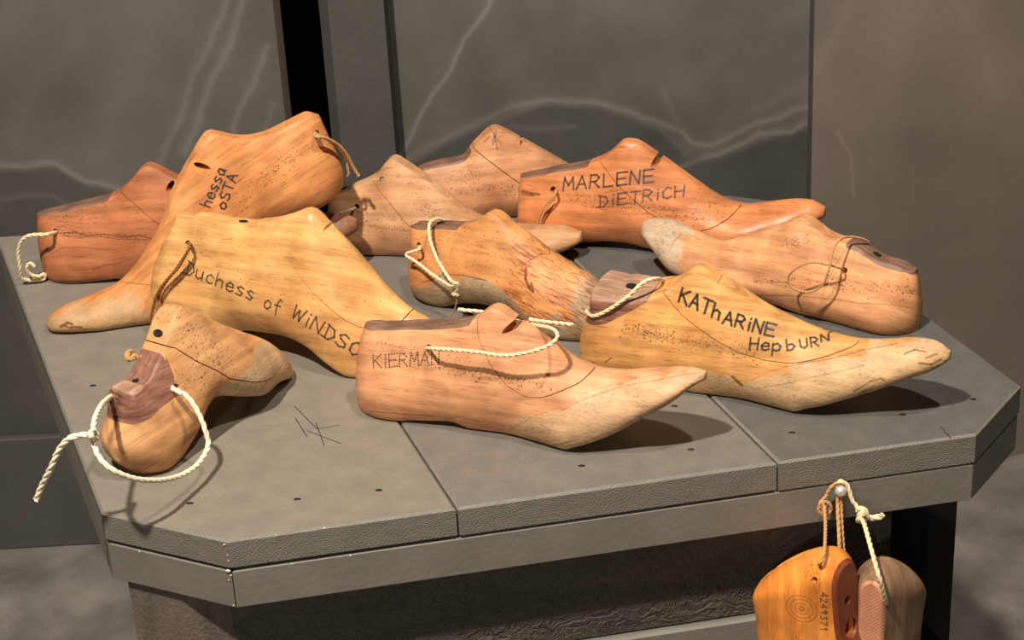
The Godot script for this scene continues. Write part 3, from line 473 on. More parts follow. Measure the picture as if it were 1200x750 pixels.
func body(d: Dictionary) -> Soup:
	var length: float = d.length * 0.001
	var near: float = d.near
	var widths: float = d.get("wide", 1.0)
	var sole_half := PackedVector2Array(d.get("sole_half", SOLE_HALF))
	var side_half := PackedVector2Array(d.get("side_half", SIDE_HALF))
	var top_half := PackedVector2Array(d.get("top_half", TOP_HALF))
	var toe_close: float = d.get("toe_close", 0.1)
	var bend: float = d.get("bend", 0.0)
	var square: float = d.get("square", 0.014)
	var flat_top := PackedVector2Array([Vector2(0, 0.88), Vector2(0.3, 0.88), Vector2(0.42, 0.72), Vector2(0.55, 0.3), Vector2(0.7, 0.0), Vector2(1, 0.0)])
	var cap_from := PackedVector2Array([Vector2(0, 0.96), Vector2(0.3, 0.96), Vector2(0.42, 0.93), Vector2(0.55, 0.78), Vector2(0.7, 0.45), Vector2(1, 0.3)])
	var taus := PackedFloat32Array([0, 0.01, 0.025, 0.05, 0.085, 0.13, 0.18, 0.24, 0.3, 0.36, 0.42, 0.48, 0.54, 0.6, 0.66, 0.71, 0.76, 0.81, 0.85, 0.885, 0.915, 0.94, 0.955, 0.968, 0.979, 0.988, 0.995, 1.0])
	var lanes := PackedFloat32Array([0.0, 0.4, 0.75, 0.94])
	var half := lanes.size() * 2 + taus.size()
	var ring := half * 2 - 2
	var stations := 96
	var p := PackedVector3Array()
	p.resize((stations + 1) * ring)
	var ruts := noise(d.get("seed", 3), 9.0, 3)
	for i in stations + 1:
		var f := i / float(stations)
		f = lerpf(f, 0.5 - 0.5 * cos(f * PI), 0.75)
		var x := f * length
		var lo := sampled(d.sole, f)
		var hi := sampled(d.top, f)
		var close := 1.0
		if f > 1.0 - toe_close:
			close = minf(close, sqrt(maxf(0.0, 1.0 - pow((f - 1.0 + toe_close) / toe_close, 2.0))))
		var sh := keyed(sole_half, f) * widths
		var mh := keyed(side_half, f) * widths
		var th := keyed(top_half, f) * widths
		var ft := keyed(flat_top, f)
		var tc := keyed(cap_from, f)
		var tb := clampf(0.006 / maxf(hi - lo, 0.006), 0.04, 0.3)
		var zc := bend * sin(clampf((f - 0.35) / 0.65, 0.0, 1.0) * PI * 0.5) * near
		var col: Array[Vector2] = []     # (half width, height) from the sole's middle to the ridge
		var side: Array[Vector2] = []
		for t in taus:
			var w: float
			if t < 0.3:
				w = lerpf(sh, mh, sin(t / 0.3 * PI * 0.5))
			else:
				var u := (t - 0.3) / 0.7
				w = lerpf(mh, th, pow(u, 1.25) * (1.0 - 0.25 * (1.0 - u)))
			if t > tc:
				var q := (t - tc) / (1.0 - tc)
				w *= ft + (1.0 - ft) * sqrt(maxf(0.0, 1.0 - q * q))
			if t < tb:
				var q := 1.0 - t / tb
				w *= 0.84 + 0.16 * sqrt(maxf(0.0, 1.0 - q * q))
			var heel_reach := lerpf(0.026, square, smoothstep(0.6, 0.95, t))      # round at the sole, squarer at the top plate
			var heel_close := sqrt(maxf(0.0, 1.0 - pow(1.0 - x / heel_reach, 2.0))) if x < heel_reach else 1.0
			side.append(Vector2(w * minf(close, heel_close), lerpf(lo, hi, t)))
		for l in lanes:
			col.append(Vector2(side[0].x * l, lo))
		col.append_array(side)
		for k in range(lanes.size() - 1, -1, -1):
			col.append(Vector2(side[side.size() - 1].x * lanes[k], hi))
		var heel_fall := pow(clampf(1.0 - x / (length * 0.55), 0.0, 1.0), 2.5)
		var toe_fall := pow(clampf((f - 0.7) / 0.3, 0.0, 1.0), 2.0)
		for j in ring:
			var c: Vector2 = col[j] if j < half else col[ring - j]
			var sign_ := 1.0 if j < half else -1.0
			var tau := clampf((c.y - lo) / maxf(hi - lo, 0.0001), 0.0, 1.0)
			var shift := sampled(d.back, tau) * heel_fall
			var q := Vector3(x + shift, c.y, zc + c.x * sign_ * near)
			var wob := ruts.get_noise_3d(q.x, q.y, q.z) * 0.0008 * close
			q.z += wob
			p[i * ring + j] = q
	var nn := PackedVector3Array()
	nn.resize(p.size())
	for i in stations + 1:
		for j in ring:
			var a := p[mini(i + 1, stations) * ring + j] - p[maxi(i - 1, 0) * ring + j]
			var b := p[i * ring + (j + 1) % ring] - p[i * ring + (j + ring - 1) % ring]
			var k := b.cross(a)
			if k.length() < 1e-11 or i == 0 or i == stations:
				k = Vector3(-1.0 if i < stations / 2 else 1.0, 0, 0)
			elif near < 0:
				k = -k
			nn[i * ring + j] = k.normalized()
	# the normals must look outwards
	var mid := stations / 2
	var probe := mid * ring + lanes.size() + 10
	if nn[probe].z * near < 0.0:
		for i in nn.size():
			if i >= ring and i < stations * ring:
				nn[i] = -nn[i]
	var s := Soup.new()
	for i in stations:
		for j in ring:
			var a := i * ring + j
			var b := i * ring + (j + 1) % ring
			var c := a + ring
			var e := b + ring
			s.tri(p[a], p[b], p[e], nn[a], nn[b], nn[e])
			s.tri(p[a], p[e], p[c], nn[a], nn[e], nn[c])
	return s

# ------------------------------------------------------------------ the skin of a last: wood, nail pricks, ink, wear

class Veneer:
	var rgb := PackedByteArray()
	var height := PackedByteArray()
	var w := 0
	var h := 0
	func dab(x: float, y: float, r: float, c: Color, strength: float, depth: int) -> void:
		for yy in range(maxi(0, int(y - r - 1)), mini(h - 1, int(y + r + 1)) + 1):
			for xx in range(maxi(0, int(x - r - 1)), mini(w - 1, int(x + r + 1)) + 1):
				var k := clampf(r + 0.5 - Vector2(xx - x, yy - y).length(), 0.0, 1.0)
				if k > 0.0:
					blend(yy * w + xx, c, k * strength, int(k * depth))
	func blend(i: int, c: Color, k: float, depth: int) -> void:
		rgb[i * 3] = int(lerpf(rgb[i * 3], c.r8, k))
		rgb[i * 3 + 1] = int(lerpf(rgb[i * 3 + 1], c.g8, k))
		rgb[i * 3 + 2] = int(lerpf(rgb[i * 3 + 2], c.b8, k))
		height[i] = maxi(0, height[i] - depth)
	func line(a: Vector2, b: Vector2, r: float, c: Color, strength: float, depth: int) -> void:
		var lo := a.min(b) - Vector2.ONE * (r + 2.0)
		var hi := a.max(b) + Vector2.ONE * (r + 2.0)
		var ab := b - a
		var len2 := maxf(ab.length_squared(), 1e-6)
		for yy in range(maxi(0, int(lo.y)), mini(h - 1, int(hi.y)) + 1):
			for xx in range(maxi(0, int(lo.x)), mini(w - 1, int(hi.x)) + 1):
				var q := Vector2(xx, yy)
				var t := clampf((q - a).dot(ab) / len2, 0.0, 1.0)
				var dist := q.distance_to(a + ab * t)
				var rag := 0.35 * sin(xx * 1.7 + yy * 2.3)
				var k := clampf(r + 0.5 + rag * 0.6 - dist, 0.0, 1.0)
				if k > 0.0:
					blend(yy * w + xx, c, k * strength * (0.86 + 0.14 * sin(xx * 0.9 - yy * 1.3)), int(k * depth))

# the skin lies on a last as seen from its side and a little above: v runs with 0.82 y - 0.57 |z|
func to_px(q: Vector2) -> Vector2:
	return Vector2((q.x + 8.0) * PX, TH - (q.y + 28.0) * PX)

func at_x(line: Array, x: float, before: float, after: float) -> float:
	if x < line[0].x:
		return before
	for i in range(1, line.size()):
		if x <= line[i].x and line[i].x > line[i - 1].x:
			return lerpf(line[i - 1].y, line[i].y, (x - line[i - 1].x) / (line[i].x - line[i - 1].x))
	return after

func write(skin: Veneer, letter: String, o: Vector2, cell: Vector2, up: Vector2, ink: float, dark: float, punched := false) -> void:
	var colour := Color8(30, 24, 28).lerp(Color8(66, 60, 84), 1.0 - dark)
	if not GLYPHS.has(letter):
		return
	for stroke in (GLYPHS[letter] as String).split("|"):
		var last := Vector2.INF
		for pair in stroke.split(" "):
			var xy := pair.split(",")
			var q := o + cell * float(xy[0]) + up * float(xy[1])
			if last != Vector2.INF:
				if punched:
					var steps := maxi(1, int(last.distance_to(q) / 1.6))
					for k in steps + 1:
						var e := to_px(last.lerp(q, k / float(steps)))
						skin.dab(e.x, e.y, 1.35, Color8(48, 30, 24), 0.95, 70)
				skin.line(to_px(last), to_px(q), ink * PX * (0.3 if punched else 0.5), colour, dark * (0.6 if punched else 1.0), 20 if punched else 3)
			last = q

func make_skin(d: Dictionary, marks: Dictionary, tone: Color, worn: Color, seed_: int) -> StandardMaterial3D:
	var s := Veneer.new()
	s.w = TW
	s.h = TH
	var grain := noise_bytes(seed_, 0.045, TW, TH, 14, 1, 5)
	var streak := noise_bytes(seed_ + 1, 0.02, TW, TH, 4, 1, 4)
	var cloud := noise_bytes(seed_ + 2, 0.012, TW, TH, 1, 1, 4)
	var speck := noise_bytes(seed_ + 3, 0.16, TW, TH, 2, 1, 3)
	var pore := noise_bytes(seed_ + 5, 0.33, TW, TH, 16, 1, 2)
	s.rgb.resize(TW * TH * 3)
	s.height.resize(TW * TH)
	var edge := PackedFloat32Array()
	edge.resize(TW)
	var has_wear: bool = marks.has("wear")
	for x in TW:
		edge[x] = -1e6
		if has_wear:
			var mm := x / PX - 8.0
			var line: Array = marks.wear
			if line[0].x > line[line.size() - 1].x:
				line = line.duplicate()
				line.reverse()
			edge[x] = TH - (at_x(line, mm, -1e5 if not marks.get("wear_heel", false) else line[0].y, 1e5) + 28.0) * PX
	var r0 := tone.r8
	var g0 := tone.g8
	var b0 := tone.b8
	var r1 := worn.r8
	var g1 := worn.g8
	var b1 := worn.b8
	for y in TH:
		for x in TW:
			var i := y * TW + x
			var g := grain[i] * 0.0039
			var c := cloud[i] * 0.0039
			var k := 0.84 + 0.22 * g + 0.12 * (streak[i] * 0.0039 - 0.5) + 0.16 * (c - 0.5)
			if pore[i] < 84:
				k -= (84 - pore[i]) * 0.0034
			var red := (1.0 - c) * 0.14
			var r := r0 * k
			var gg := g0 * (k - red * 0.45)
			var b := b0 * (k - red * 0.8)
			var hgt := 110.0 + 36.0 * (g - 0.5) + speck[i] * 0.06
			if has_wear:
				var over := clampf((y - edge[clampi(x + int((cloud[i] - 128) * 0.22 + (speck[i] - 128) * 0.05), 0, TW - 1)] + (cloud[i] + speck[i] * 0.5 - 190.0) * 0.09) * 0.3, 0.0, 1.0)
				if over > 0.0:
					var m := 0.74 + 0.36 * (cloud[i] * 0.45 + speck[i] * 0.2 + grain[i] * 0.35) * 0.0039
					if speck[i] < 74 and cloud[i] < 128:
						m -= 0.1
					r = lerpf(r, r1 * m, over)
					gg = lerpf(gg, g1 * m, over)
					b = lerpf(b, b1 * m, over)
					hgt = lerpf(hgt, 80.0 + speck[i] * 0.4, over)
			s.rgb[i * 3] = clampi(int(r), 0, 255)
			s.rgb[i * 3 + 1] = clampi(int(gg), 0, 255)
			s.rgb[i * 3 + 2] = clampi(int(b), 0, 255)
			s.height[i] = clampi(int(hgt), 0, 255)
	rng.seed = seed_ * 77 + 5
	# the brown rim where the wear begins
	if has_wear:
		for i in range(1, marks.wear.size() - 1):
			if rng.randf() < 0.75 and marks.wear[i].distance_to(marks.wear[i - 1]) < 60.0:
				s.line(to_px(marks.wear[i - 1] + Vector2(0, 1)), to_px(marks.wear[i]), 0.8, Color8(140, 84, 52), 0.35, 6)
	for dots in marks.get("dots", []):
		for k in int(dots[3]):
			var t := rng.randf()
			var q: Vector2 = (dots[0] as Vector2).lerp(dots[1], t) + Vector2(rng.randfn(0, 2.0), rng.randfn(0, dots[2] * 0.42))
			var e := to_px(q)
			s.dab(e.x, e.y, rng.randf_range(0.45, 1.15), Color8(58, 30, 16), rng.randf_range(0.6, 1.0), 80)
	# stray scratches along the grain
	for k in 26:
		var a := Vector2(rng.randf_range(5, 250), rng.randf_range(-14, 80))
		var b := a + Vector2(rng.randf_range(4, 26), rng.randf_range(-3, 3))
		s.line(to_px(a), to_px(b), 0.25, Color8(120, 72, 40), rng.randf_range(0.15, 0.4), 22)
	for c in marks.get("smudges", []):
		s.line(to_px(c[0]), to_px(c[1]), c[2] * PX * 0.5, Color8(84, 46, 26), c[3], 40)
	for c in marks.get("cuts_at", []):
		s.line(to_px(c[0]), to_px(c[1]), c[2], Color8(128, 54, 20), c[3], 46)
	for t in marks.get("text", []):
		write(s, t[0], t[1], t[2], t[3], t[4], t[5], t[4] < 0.76)
	var m := StandardMaterial3D.new()
	m.resource_name = "last_wood"
	m.albedo_texture = tex(s.rgb, TW, TH)
	m.roughness = marks.get("rough", 0.5)
	m.metallic_specular = 0.35
	m.heightmap_enabled = true
	m.heightmap_texture = tex(s.height, TW, TH, false)
	m.heightmap_scale = 0.06
	return m

# ------------------------------------------------------------------ cords

func cord_mesh(points: PackedVector3Array, radius: float, m: Material, strands := 3) -> ArrayMesh:
	var curve := Curve3D.new()
	curve.bake_interval = radius * 0.8
	for i in points.size():
		var t := Vector3.ZERO
		if i > 0 and i < points.size() - 1:
			t = (points[i + 1] - points[i - 1]) / 6.0
			var near_ := minf(points[i].distance_to(points[i - 1]), points[i].distance_to(points[i + 1])) * 0.4
			if t.length() > near_:
				t = t.normalized() * near_
		curve.add_point(points[i], -t, t)
	var path := curve.get_baked_points()
	var s := SurfaceTool.new()
	s.begin(Mesh.PRIMITIVE_TRIANGLES)
	s.set_smooth_group(0)
	var sides := 6
	var frames: Array[Basis] = []
	var up := Vector3(0.31, 0.83, 0.46).normalized()
	for i in path.size():
		var dir := (path[mini(i + 1, path.size() - 1)] - path[maxi(i - 1, 0)]).normalized()
		var x := up.cross(dir)
		if x.length() < 1e-4:
			x = Vector3(1, 0, 0).cross(dir)
		x = x.normalized()
		up = dir.cross(x).normalized()
		frames.append(Basis(x, up, dir))
	for k in strands:
		var base := 0
		var rings: Array = []
		var along := 0.0
		for i in path.size():
			if i > 0:
				along += path[i].distance_to(path[i - 1])
			var a := TAU * k / strands + along / (radius * 5.5) * TAU * 0.6
			var c := path[i] + frames[i] * Vector3(cos(a), sin(a), 0) * radius * 0.42
			var ring := PackedVector3Array()
			var fray := radius * (0.6 + 0.05 * sin(along * 4100.0 + k * 2.0))
			for j in sides:
				var b := TAU * j / sides
				ring.append(c + frames[i] * Vector3(cos(b), sin(b), 0) * fray)
			rings.append(ring)
		for i in rings.size() - 1:
			for j in sides:
				var a0: Vector3 = rings[i][j]
				var a1: Vector3 = rings[i][(j + 1) % sides]
				var b0: Vector3 = rings[i + 1][j]
				var b1: Vector3 = rings[i + 1][(j + 1) % sides]
				for q in [a0, b0, a1, a1, b0, b1]:
					s.add_vertex(q)
		for e in [0, rings.size() - 1]:
			for j in range(1, sides - 1):
				for q in [rings[e][0], rings[e][j], rings[e][j + 1]]:
					s.add_vertex(q)
	s.index()
	s.generate_normals()
	var mesh := s.commit()
	mesh.surface_set_material(0, m)
	return mesh

func fuzz_end(s: SurfaceTool, at: Vector3, r: float) -> void:
	for k in 7:
		var d := Vector3(rng.randf_range(-1, 1), rng.randf_range(-0.6, 1), rng.randf_range(-1, 1)).normalized()
		var e := at + d * r * 2.2
		var x := d.cross(Vector3(0.2, 0.9, 0.4)).normalized() * r * 0.12
		for q in [at - x, e, at + x]:
			s.add_vertex(q)

# ------------------------------------------------------------------ a whole last

func make_last(key: String, d: Dictionary, marks: Dictionary, label: String, tone: Color, worn: Color, seed_: int, at: Transform3D) -> Node3D:
	var root := thing("shoe_last", label, "shoe last", at, "wooden shoe lasts")
	d = d.duplicate()
	d["seed"] = seed_
	var wood := make_skin(d, marks, tone, worn, seed_)
	var s := body(d)
	var centre_z := func(q: Vector3) -> Vector3: return Vector3(q.x, q.y, 0.0)
	# bores for the cords and thumb slots run right through
	for h in marks.get("holes", []):
		var c: Vector2 = h[0] * 0.001
		var r: float = h[1] * 0.001
		s = refine(s, c, r, 2)
		s = split(s, func(q: Vector3) -> float: return Vector2(q.x, q.y).distance_to(c) - r, 0.0, centre_z, true, false)[0]
	for h in marks.get("slots", []):
		var c: Vector2 = h[0] * 0.001
		var turn := deg_to_rad(h[3])
		var a: float = h[1] * 0.001
		var b: float = h[2] * 0.001
		s = refine(s, c, a, 2)
		s = split(s, func(q: Vector3) -> float:
			var e := (Vector2(q.x, q.y) - c).rotated(-turn)
			return (Vector2(e.x / a, e.y / b).length() - 1.0) * b, 0.0, centre_z, true, false)[0]
	for h in marks.get("bores", []):      # holes that go down through the top plate
		var c := Vector2(h[0], h[1]) * 0.001
		var r: float = h[2] * 0.001
		var floor_y := sampled(d.top, 0.3) - 0.03
		s = refine(s, Vector2(c.x, sampled(d.top, c.x / (d.length * 0.001))), r, 2)
		s = split(s, func(q: Vector3) -> float: return (Vector2(q.x, q.z).distance_to(c) - r) if q.y > sampled(d.top, q.x / (d.length * 0.001)) - 0.006 else 0.02, 0.0,
			func(q: Vector3) -> Vector3: return Vector3(q.x, floor_y, q.z), true, false)[0]
	var plate_mat: Material = mats[marks.get("plate_mat", "plate_wood")]
	if marks.has("plate"):
		var px: float = marks.plate.x * 0.001
		var pt: float = marks.plate.y * 0.001
		var two := split(s, func(q: Vector3) -> float: return minf(px - q.x, q.y - (sampled(d.top, q.x / (d.length * 0.001)) - pt)), 0.0, null)
		part("heel_plate", soup_mesh(two[0], plate_mat), root, marks.get("plate_label", "dark worn plate on top of the heel"))
		s = two[1]
	if marks.has("block"):
		var line: Array = marks.block
		var two := split(s, func(q: Vector3) -> float:
			if q.x * 1000.0 > line[line.size() - 1].x:
				return -0.002
			return q.y - at_x(line, q.x * 1000.0, line[0].y, 200.0) * 0.001, 0.0, centre_z)
		part("heel_block", soup_mesh(two[0], mats["block_wood"]), root, "dark brown wedge block on the heel")
		s = two[1]
	if marks.has("cut"):
		var line: Array = marks.cut
		var f := func(q: Vector3) -> float:
			var x := q.x * 1000.0
			if x < line[0].x:
				return -0.003 - (line[0].x - x) * 0.001
			# steep first leg: signed distance across it, else height above the saw line
			var y := at_x(line, x, 200.0, 200.0)
			var i := 1
			while i < line.size() - 1 and x > line[i].x:
				i += 1
			var t := (line[i] as Vector2) - (line[i - 1] as Vector2)
			return (q.y * 1000.0 - y) * cos(atan2(t.y, t.x)) * 0.001
		var block: Soup = split(s, f, 0.0004, centre_z, true, false)[0]
		var rest: Soup = split(s, f, -0.0004, centre_z, false, true)[1]
		part("last_body", soup_mesh(rest, wood), root)
		part("instep_block", soup_mesh(block, wood), root)
	else:
		part("last_body", soup_mesh(s, wood), root)
	for q in marks.get("plugs", []):       # dark metal plugs let into the heel's top: place along the last, half length, half width
		var px: float = q[0] * 0.001
		var len_: float = d.length * 0.001
		var slope := (sampled(d.top, (px + 0.004) / len_) - sampled(d.top, (px - 0.004) / len_)) / 0.008
		var rivet := part("metal_plug", lathe_mesh([Vector2(0.0, 0.0006), Vector2(0.0006, 0.0006), Vector2(0.0008, 0.0009), Vector2(0.00095, 0.0008), Vector2(0.001, 0.0), Vector2(0.001, -0.003)], mats["dark_iron"], 18), root, "dark metal plug")
		rivet.transform = Transform3D(Basis(Vector3(0, 0, 1), atan(slope)) * Basis.from_scale(Vector3(q[1], 1.0, q[2])), Vector3(px + sampled(d.back, 1.0) * pow(clampf(1.0 - px / (len_ * 0.55), 0.0, 1.0), 2.5), sampled(d.top, px / len_), 0))
	for c in marks.get("cords", []):
		var pts := PackedVector3Array()
		for q in c[2]:
			pts.append(q * 0.001)
		part("cord", cord_mesh(pts, c[0] * 0.001, mats[c[1]]), root, {"cream": "cream cotton cord", "white": "thick white cord", "tan": "thin tan string", "brown": "brown twisted cord"}[c[1]])
	return root

func place_of(d: Dictionary) -> Transform3D:
	return Transform3D(Basis(Vector3.UP, deg_to_rad(d.yaw)) * Basis(Vector3(0, 0, 1), -deg_to_rad(d.tilt)), d.at)

# ------------------------------------------------------------------ plain shapes

func box_mesh(size: Vector3, m: Material, bevel := 0.002, at := Vector3.ZERO) -> ArrayMesh:
	var s := SurfaceTool.new()
	s.begin(Mesh.PRIMITIVE_TRIANGLES)
	s.set_smooth_group(-1)
	add_slab(s, PackedVector2Array([Vector2(-size.x, -size.z) / 2, Vector2(size.x, -size.z) / 2, Vector2(size.x, size.z) / 2, Vector2(-size.x, size.z) / 2]), at.y - size.y / 2, at.y + size.y / 2, bevel, Vector2(at.x, at.z))
	s.generate_normals()
	var mesh := s.commit()
	mesh.surface_set_material(0, m)
	return mesh

func face(s: SurfaceTool, pts: Array, uvs: Array, out: Vector3) -> void:
	var a: Vector3 = pts[0]
	var nrm: Vector3 = (pts[1] - a).cross(pts[2] - a)
	var flip := nrm.dot(out) > 0.0
	for i in range(1, pts.size() - 1):
		var order := [0, i + 1, i] if flip else [0, i, i + 1]
		for k in order:
			s.set_uv(uvs[k] if uvs else Vector2.ZERO)
			s.add_vertex(pts[k])

# a polygon in plan, extruded from y0 to y1 with chamfered rims; sides carry u along the rim and v up the side
func add_slab(s: SurfaceTool, poly: PackedVector2Array, y0: float, y1: float, bevel: float, at := Vector2.ZERO, caps := true, sides := true) -> void:
	var n := poly.size()
	var inset := inset_polygon(poly, bevel)
	var centre := Vector2.ZERO
	for q in poly:
		centre += q / n
	var tri := Geometry2D.triangulate_polygon(inset)
	if caps:
		for y in [y0, y1]:
			for i in range(0, tri.size(), 3):
				var p: Array = []
				for k in 3:
					var q := inset[tri[i + k]] + at
					p.append(Vector3(q.x, y, q.y))
				face(s, p, [Vector2(p[0].x, p[0].z) * 3.0, Vector2(p[1].x, p[1].z) * 3.0, Vector2(p[2].x, p[2].z) * 3.0], Vector3.UP if y == y1 else Vector3.DOWN)
	if not sides:
		return
	for i in n:
		var j := (i + 1) % n
		var a := poly[i] + at
		var b := poly[j] + at
		var c := inset[i] + at
		var e := inset[j] + at
		var mid := (poly[i] + poly[j]) / 2 - centre
		var out := (b - a).orthogonal()
		if out.dot(mid) < 0:
			out = -out
		var o3 := Vector3(out.x, 0, out.y)
		var l := a.distance_to(b)
		var u0 := a.x * 2.6 + a.y * 0.7
		var u1 := u0 + l * 2.6
		var bt := minf(bevel, (y1 - y0) * 0.4)
		var rows := [[y0, c, e], [y0 + bt, a, b], [y1 - bt, a, b], [y1, c, e]]
		for r in 3:
			var lo: Array = rows[r]
			var hi: Array = rows[r + 1]
			var v0: float = (lo[0] - y0) / (y1 - y0)
			var v1: float = (hi[0] - y0) / (y1 - y0)
			face(s, [Vector3(lo[1].x, lo[0], lo[1].y), Vector3(lo[2].x, lo[0], lo[2].y), Vector3(hi[2].x, hi[0], hi[2].y), Vector3(hi[1].x, hi[0], hi[1].y)],
				[Vector2(u0, v0), Vector2(u1, v0), Vector2(u1, v1), Vector2(u0, v1)], o3 + Vector3.UP * (r - 1) * 0.3 * out.length())

func inset_polygon(poly: PackedVector2Array, by: float) -> PackedVector2Array:
	var out := PackedVector2Array()
	var n := poly.size()
	var area := 0.0
	for i in n:
		area += poly[i].cross(poly[(i + 1) % n])
	var turn := 1.0 if area > 0 else -1.0
	for i in n:
		var a := (poly[i] - poly[(i + n - 1) % n]).normalized()
		var b := (poly[(i + 1) % n] - poly[i]).normalized()
		var na := Vector2(-a.y, a.x) * turn
		var nb := Vector2(-b.y, b.x) * turn
		var m := (na + nb).normalized()
		out.append(poly[i] + m * by / maxf(0.3, m.dot(na)))
	return out

func slab_mesh(poly: PackedVector2Array, y0: float, y1: float, bevel: float, top: Material, rim: Material = null) -> ArrayMesh:
	var mesh: ArrayMesh = null
	for k in 2:
		if rim == null and k == 1:
			break
		var s := SurfaceTool.new()
		s.begin(Mesh.PRIMITIVE_TRIANGLES)
		s.set_smooth_group(-1)
		add_slab(s, poly, y0, y1, bevel, Vector2.ZERO, k == 0, k == 1 or rim == null)
		s.generate_normals()
		mesh = s.commit(mesh) if mesh else s.commit()
		mesh.surface_set_material(k, top if k == 0 else rim)
	return mesh

func lathe_mesh(profile: Array, m: Material, turns := 20) -> ArrayMesh:
	var s := SurfaceTool.new()
	s.begin(Mesh.PRIMITIVE_TRIANGLES)
	for i in profile.size() - 1:
		var sharp := i
		s.set_smooth_group(sharp)
		for k in turns:
			var a := TAU * k / turns
			var b := TAU * (k + 1) / turns
			var p: Vector2 = profile[i]
			var q: Vector2 = profile[i + 1]
			var v := [Vector3(p.x * cos(a), p.y, p.x * sin(a)), Vector3(p.x * cos(b), p.y, p.x * sin(b)), Vector3(q.x * cos(b), q.y, q.x * sin(b)), Vector3(q.x * cos(a), q.y, q.x * sin(a))]
			for e in [0, 1, 2, 0, 2, 3]:
				s.add_vertex(v[e])
	s.generate_normals()
	var mesh := s.commit()
	mesh.surface_set_material(0, m)
	return mesh

# ------------------------------------------------------------------ walls

func wall_texture(base: Color, deep: Color, pale_streaks: Array, x0: float, x1: float, y0: float, y1: float, w: int, h: int, seed_: int, lower: Array = []) -> ImageTexture:
	var n := noise_bytes(seed_, 0.006, w, h, 1, 1, 4)
	var m := noise_bytes(seed_ + 1, 0.2, w, h, 1, 1, 2)
	var slant := noise_bytes(seed_ + 2, 0.01, w, h, 1, 1, 3)
	var lift := PackedFloat32Array()
	lift.resize(w * h)
	var wob := noise(seed_ + 4, 0.02, 3)
	for pale_streak in pale_streaks:  # strength, width and points of one pale streak over the wall colour
		var k: float = pale_streak[0]
		var width: float = pale_streak[1]
		var pts: Array = pale_streak[2]
		for i in pts.size() - 1:
			var a := Vector2((pts[i].x - x0) / (x1 - x0) * w, (y1 - pts[i].y) / (y1 - y0) * h)
			var b := Vector2((pts[i + 1].x - x0) / (x1 - x0) * w, (y1 - pts[i + 1].y) / (y1 - y0) * h)
			var r := width / (x1 - x0) * w
			var ab := b - a
			var l2 := maxf(ab.length_squared(), 1e-5)
			for yy in range(maxi(0, int(minf(a.y, b.y) - r * 3)), mini(h - 1, int(maxf(a.y, b.y) + r * 3)) + 1):
				for xx in range(maxi(0, int(minf(a.x, b.x) - r * 3)), mini(w - 1, int(maxf(a.x, b.x) + r * 3)) + 1):
					var q := Vector2(xx, yy) + Vector2(wob.get_noise_2d(xx, yy), wob.get_noise_2d(yy + 500, xx)) * 3.0
					var t := clampf((q - a).dot(ab) / l2, 0.0, 1.0)
					var dd := q.distance_to(a + ab * t) / r
					var side := 1.0 if ab.cross(q - a) < 0 else 0.6
					var g := k * (0.7 * exp(-dd * dd * 1.4 / side) + 0.3 * exp(-dd * dd * 0.25 / side))
					lift[yy * w + xx] = maxf(lift[yy * w + xx], g)
	var out := PackedByteArray()
	out.resize(w * h * 3)
	for i in w * h:
		var t := clampf(0.15 + n[i] / 255.0 * 0.85 + (slant[i] - 128) / 900.0, 0.0, 1.0)
		var f := (m[i] - 128) / 128.0 * 3.0 + lift[i] * 30.0
		if lower:       # shade on the lower wall, painted into the colour below the streaks
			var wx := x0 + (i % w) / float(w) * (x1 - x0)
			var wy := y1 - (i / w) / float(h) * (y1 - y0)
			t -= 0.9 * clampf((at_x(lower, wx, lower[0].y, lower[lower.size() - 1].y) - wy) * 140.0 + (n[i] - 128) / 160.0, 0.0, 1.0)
		out[i * 3] = clampi(int(lerpf(deep.r8, base.r8, t) + f), 0, 255)
		out[i * 3 + 1] = clampi(int(lerpf(deep.g8, base.g8, t) + f), 0, 255)
		out[i * 3 + 2] = clampi(int(lerpf(deep.b8, base.b8, t) + f * 0.96), 0, 255)
	return tex(out, w, h)

# an upright panel from a to b in plan (front face to the room), thickness behind it
func panel_mesh(a: Vector2, b: Vector2, y0: float, y1: float, thick: float, front: Material, edge: Material) -> ArrayMesh:
	var d := (b - a).normalized()
	var back := Vector2(d.y, -d.x) * thick
	if back.y > 0.0:
		back = -back
	var mesh: ArrayMesh = null
	var s := SurfaceTool.new()
	s.begin(Mesh.PRIMITIVE_TRIANGLES)
	s.set_smooth_group(-1)
	var f := [Vector3(a.x, y0, a.y), Vector3(b.x, y0, b.y), Vector3(b.x, y1, b.y), Vector3(a.x, y1, a.y)]
	face(s, f, [Vector2(0, 1), Vector2(1, 1), Vector2(1, 0), Vector2(0, 0)], Vector3(-back.x, 0, -back.y))
	s.generate_normals()
	mesh = s.commit()
	mesh.surface_set_material(0, front)
	s = SurfaceTool.new()
	s.begin(Mesh.PRIMITIVE_TRIANGLES)
	s.set_smooth_group(-1)
	var g := []
	for q in f:
		g.append(q + Vector3(back.x, 0, back.y))
	face(s, g, [], Vector3(back.x, 0, back.y))
	for i in 4:
		var j := (i + 1) % 4
		var mid: Vector3 = (f[i] + f[j]) / 2 - (f[0] + f[2]) / 2
		face(s, [f[i], f[j], g[j], g[i]], [], mid)
	s.generate_normals()
	s.commit(mesh)
	mesh.surface_set_material(1, edge)
	return mesh

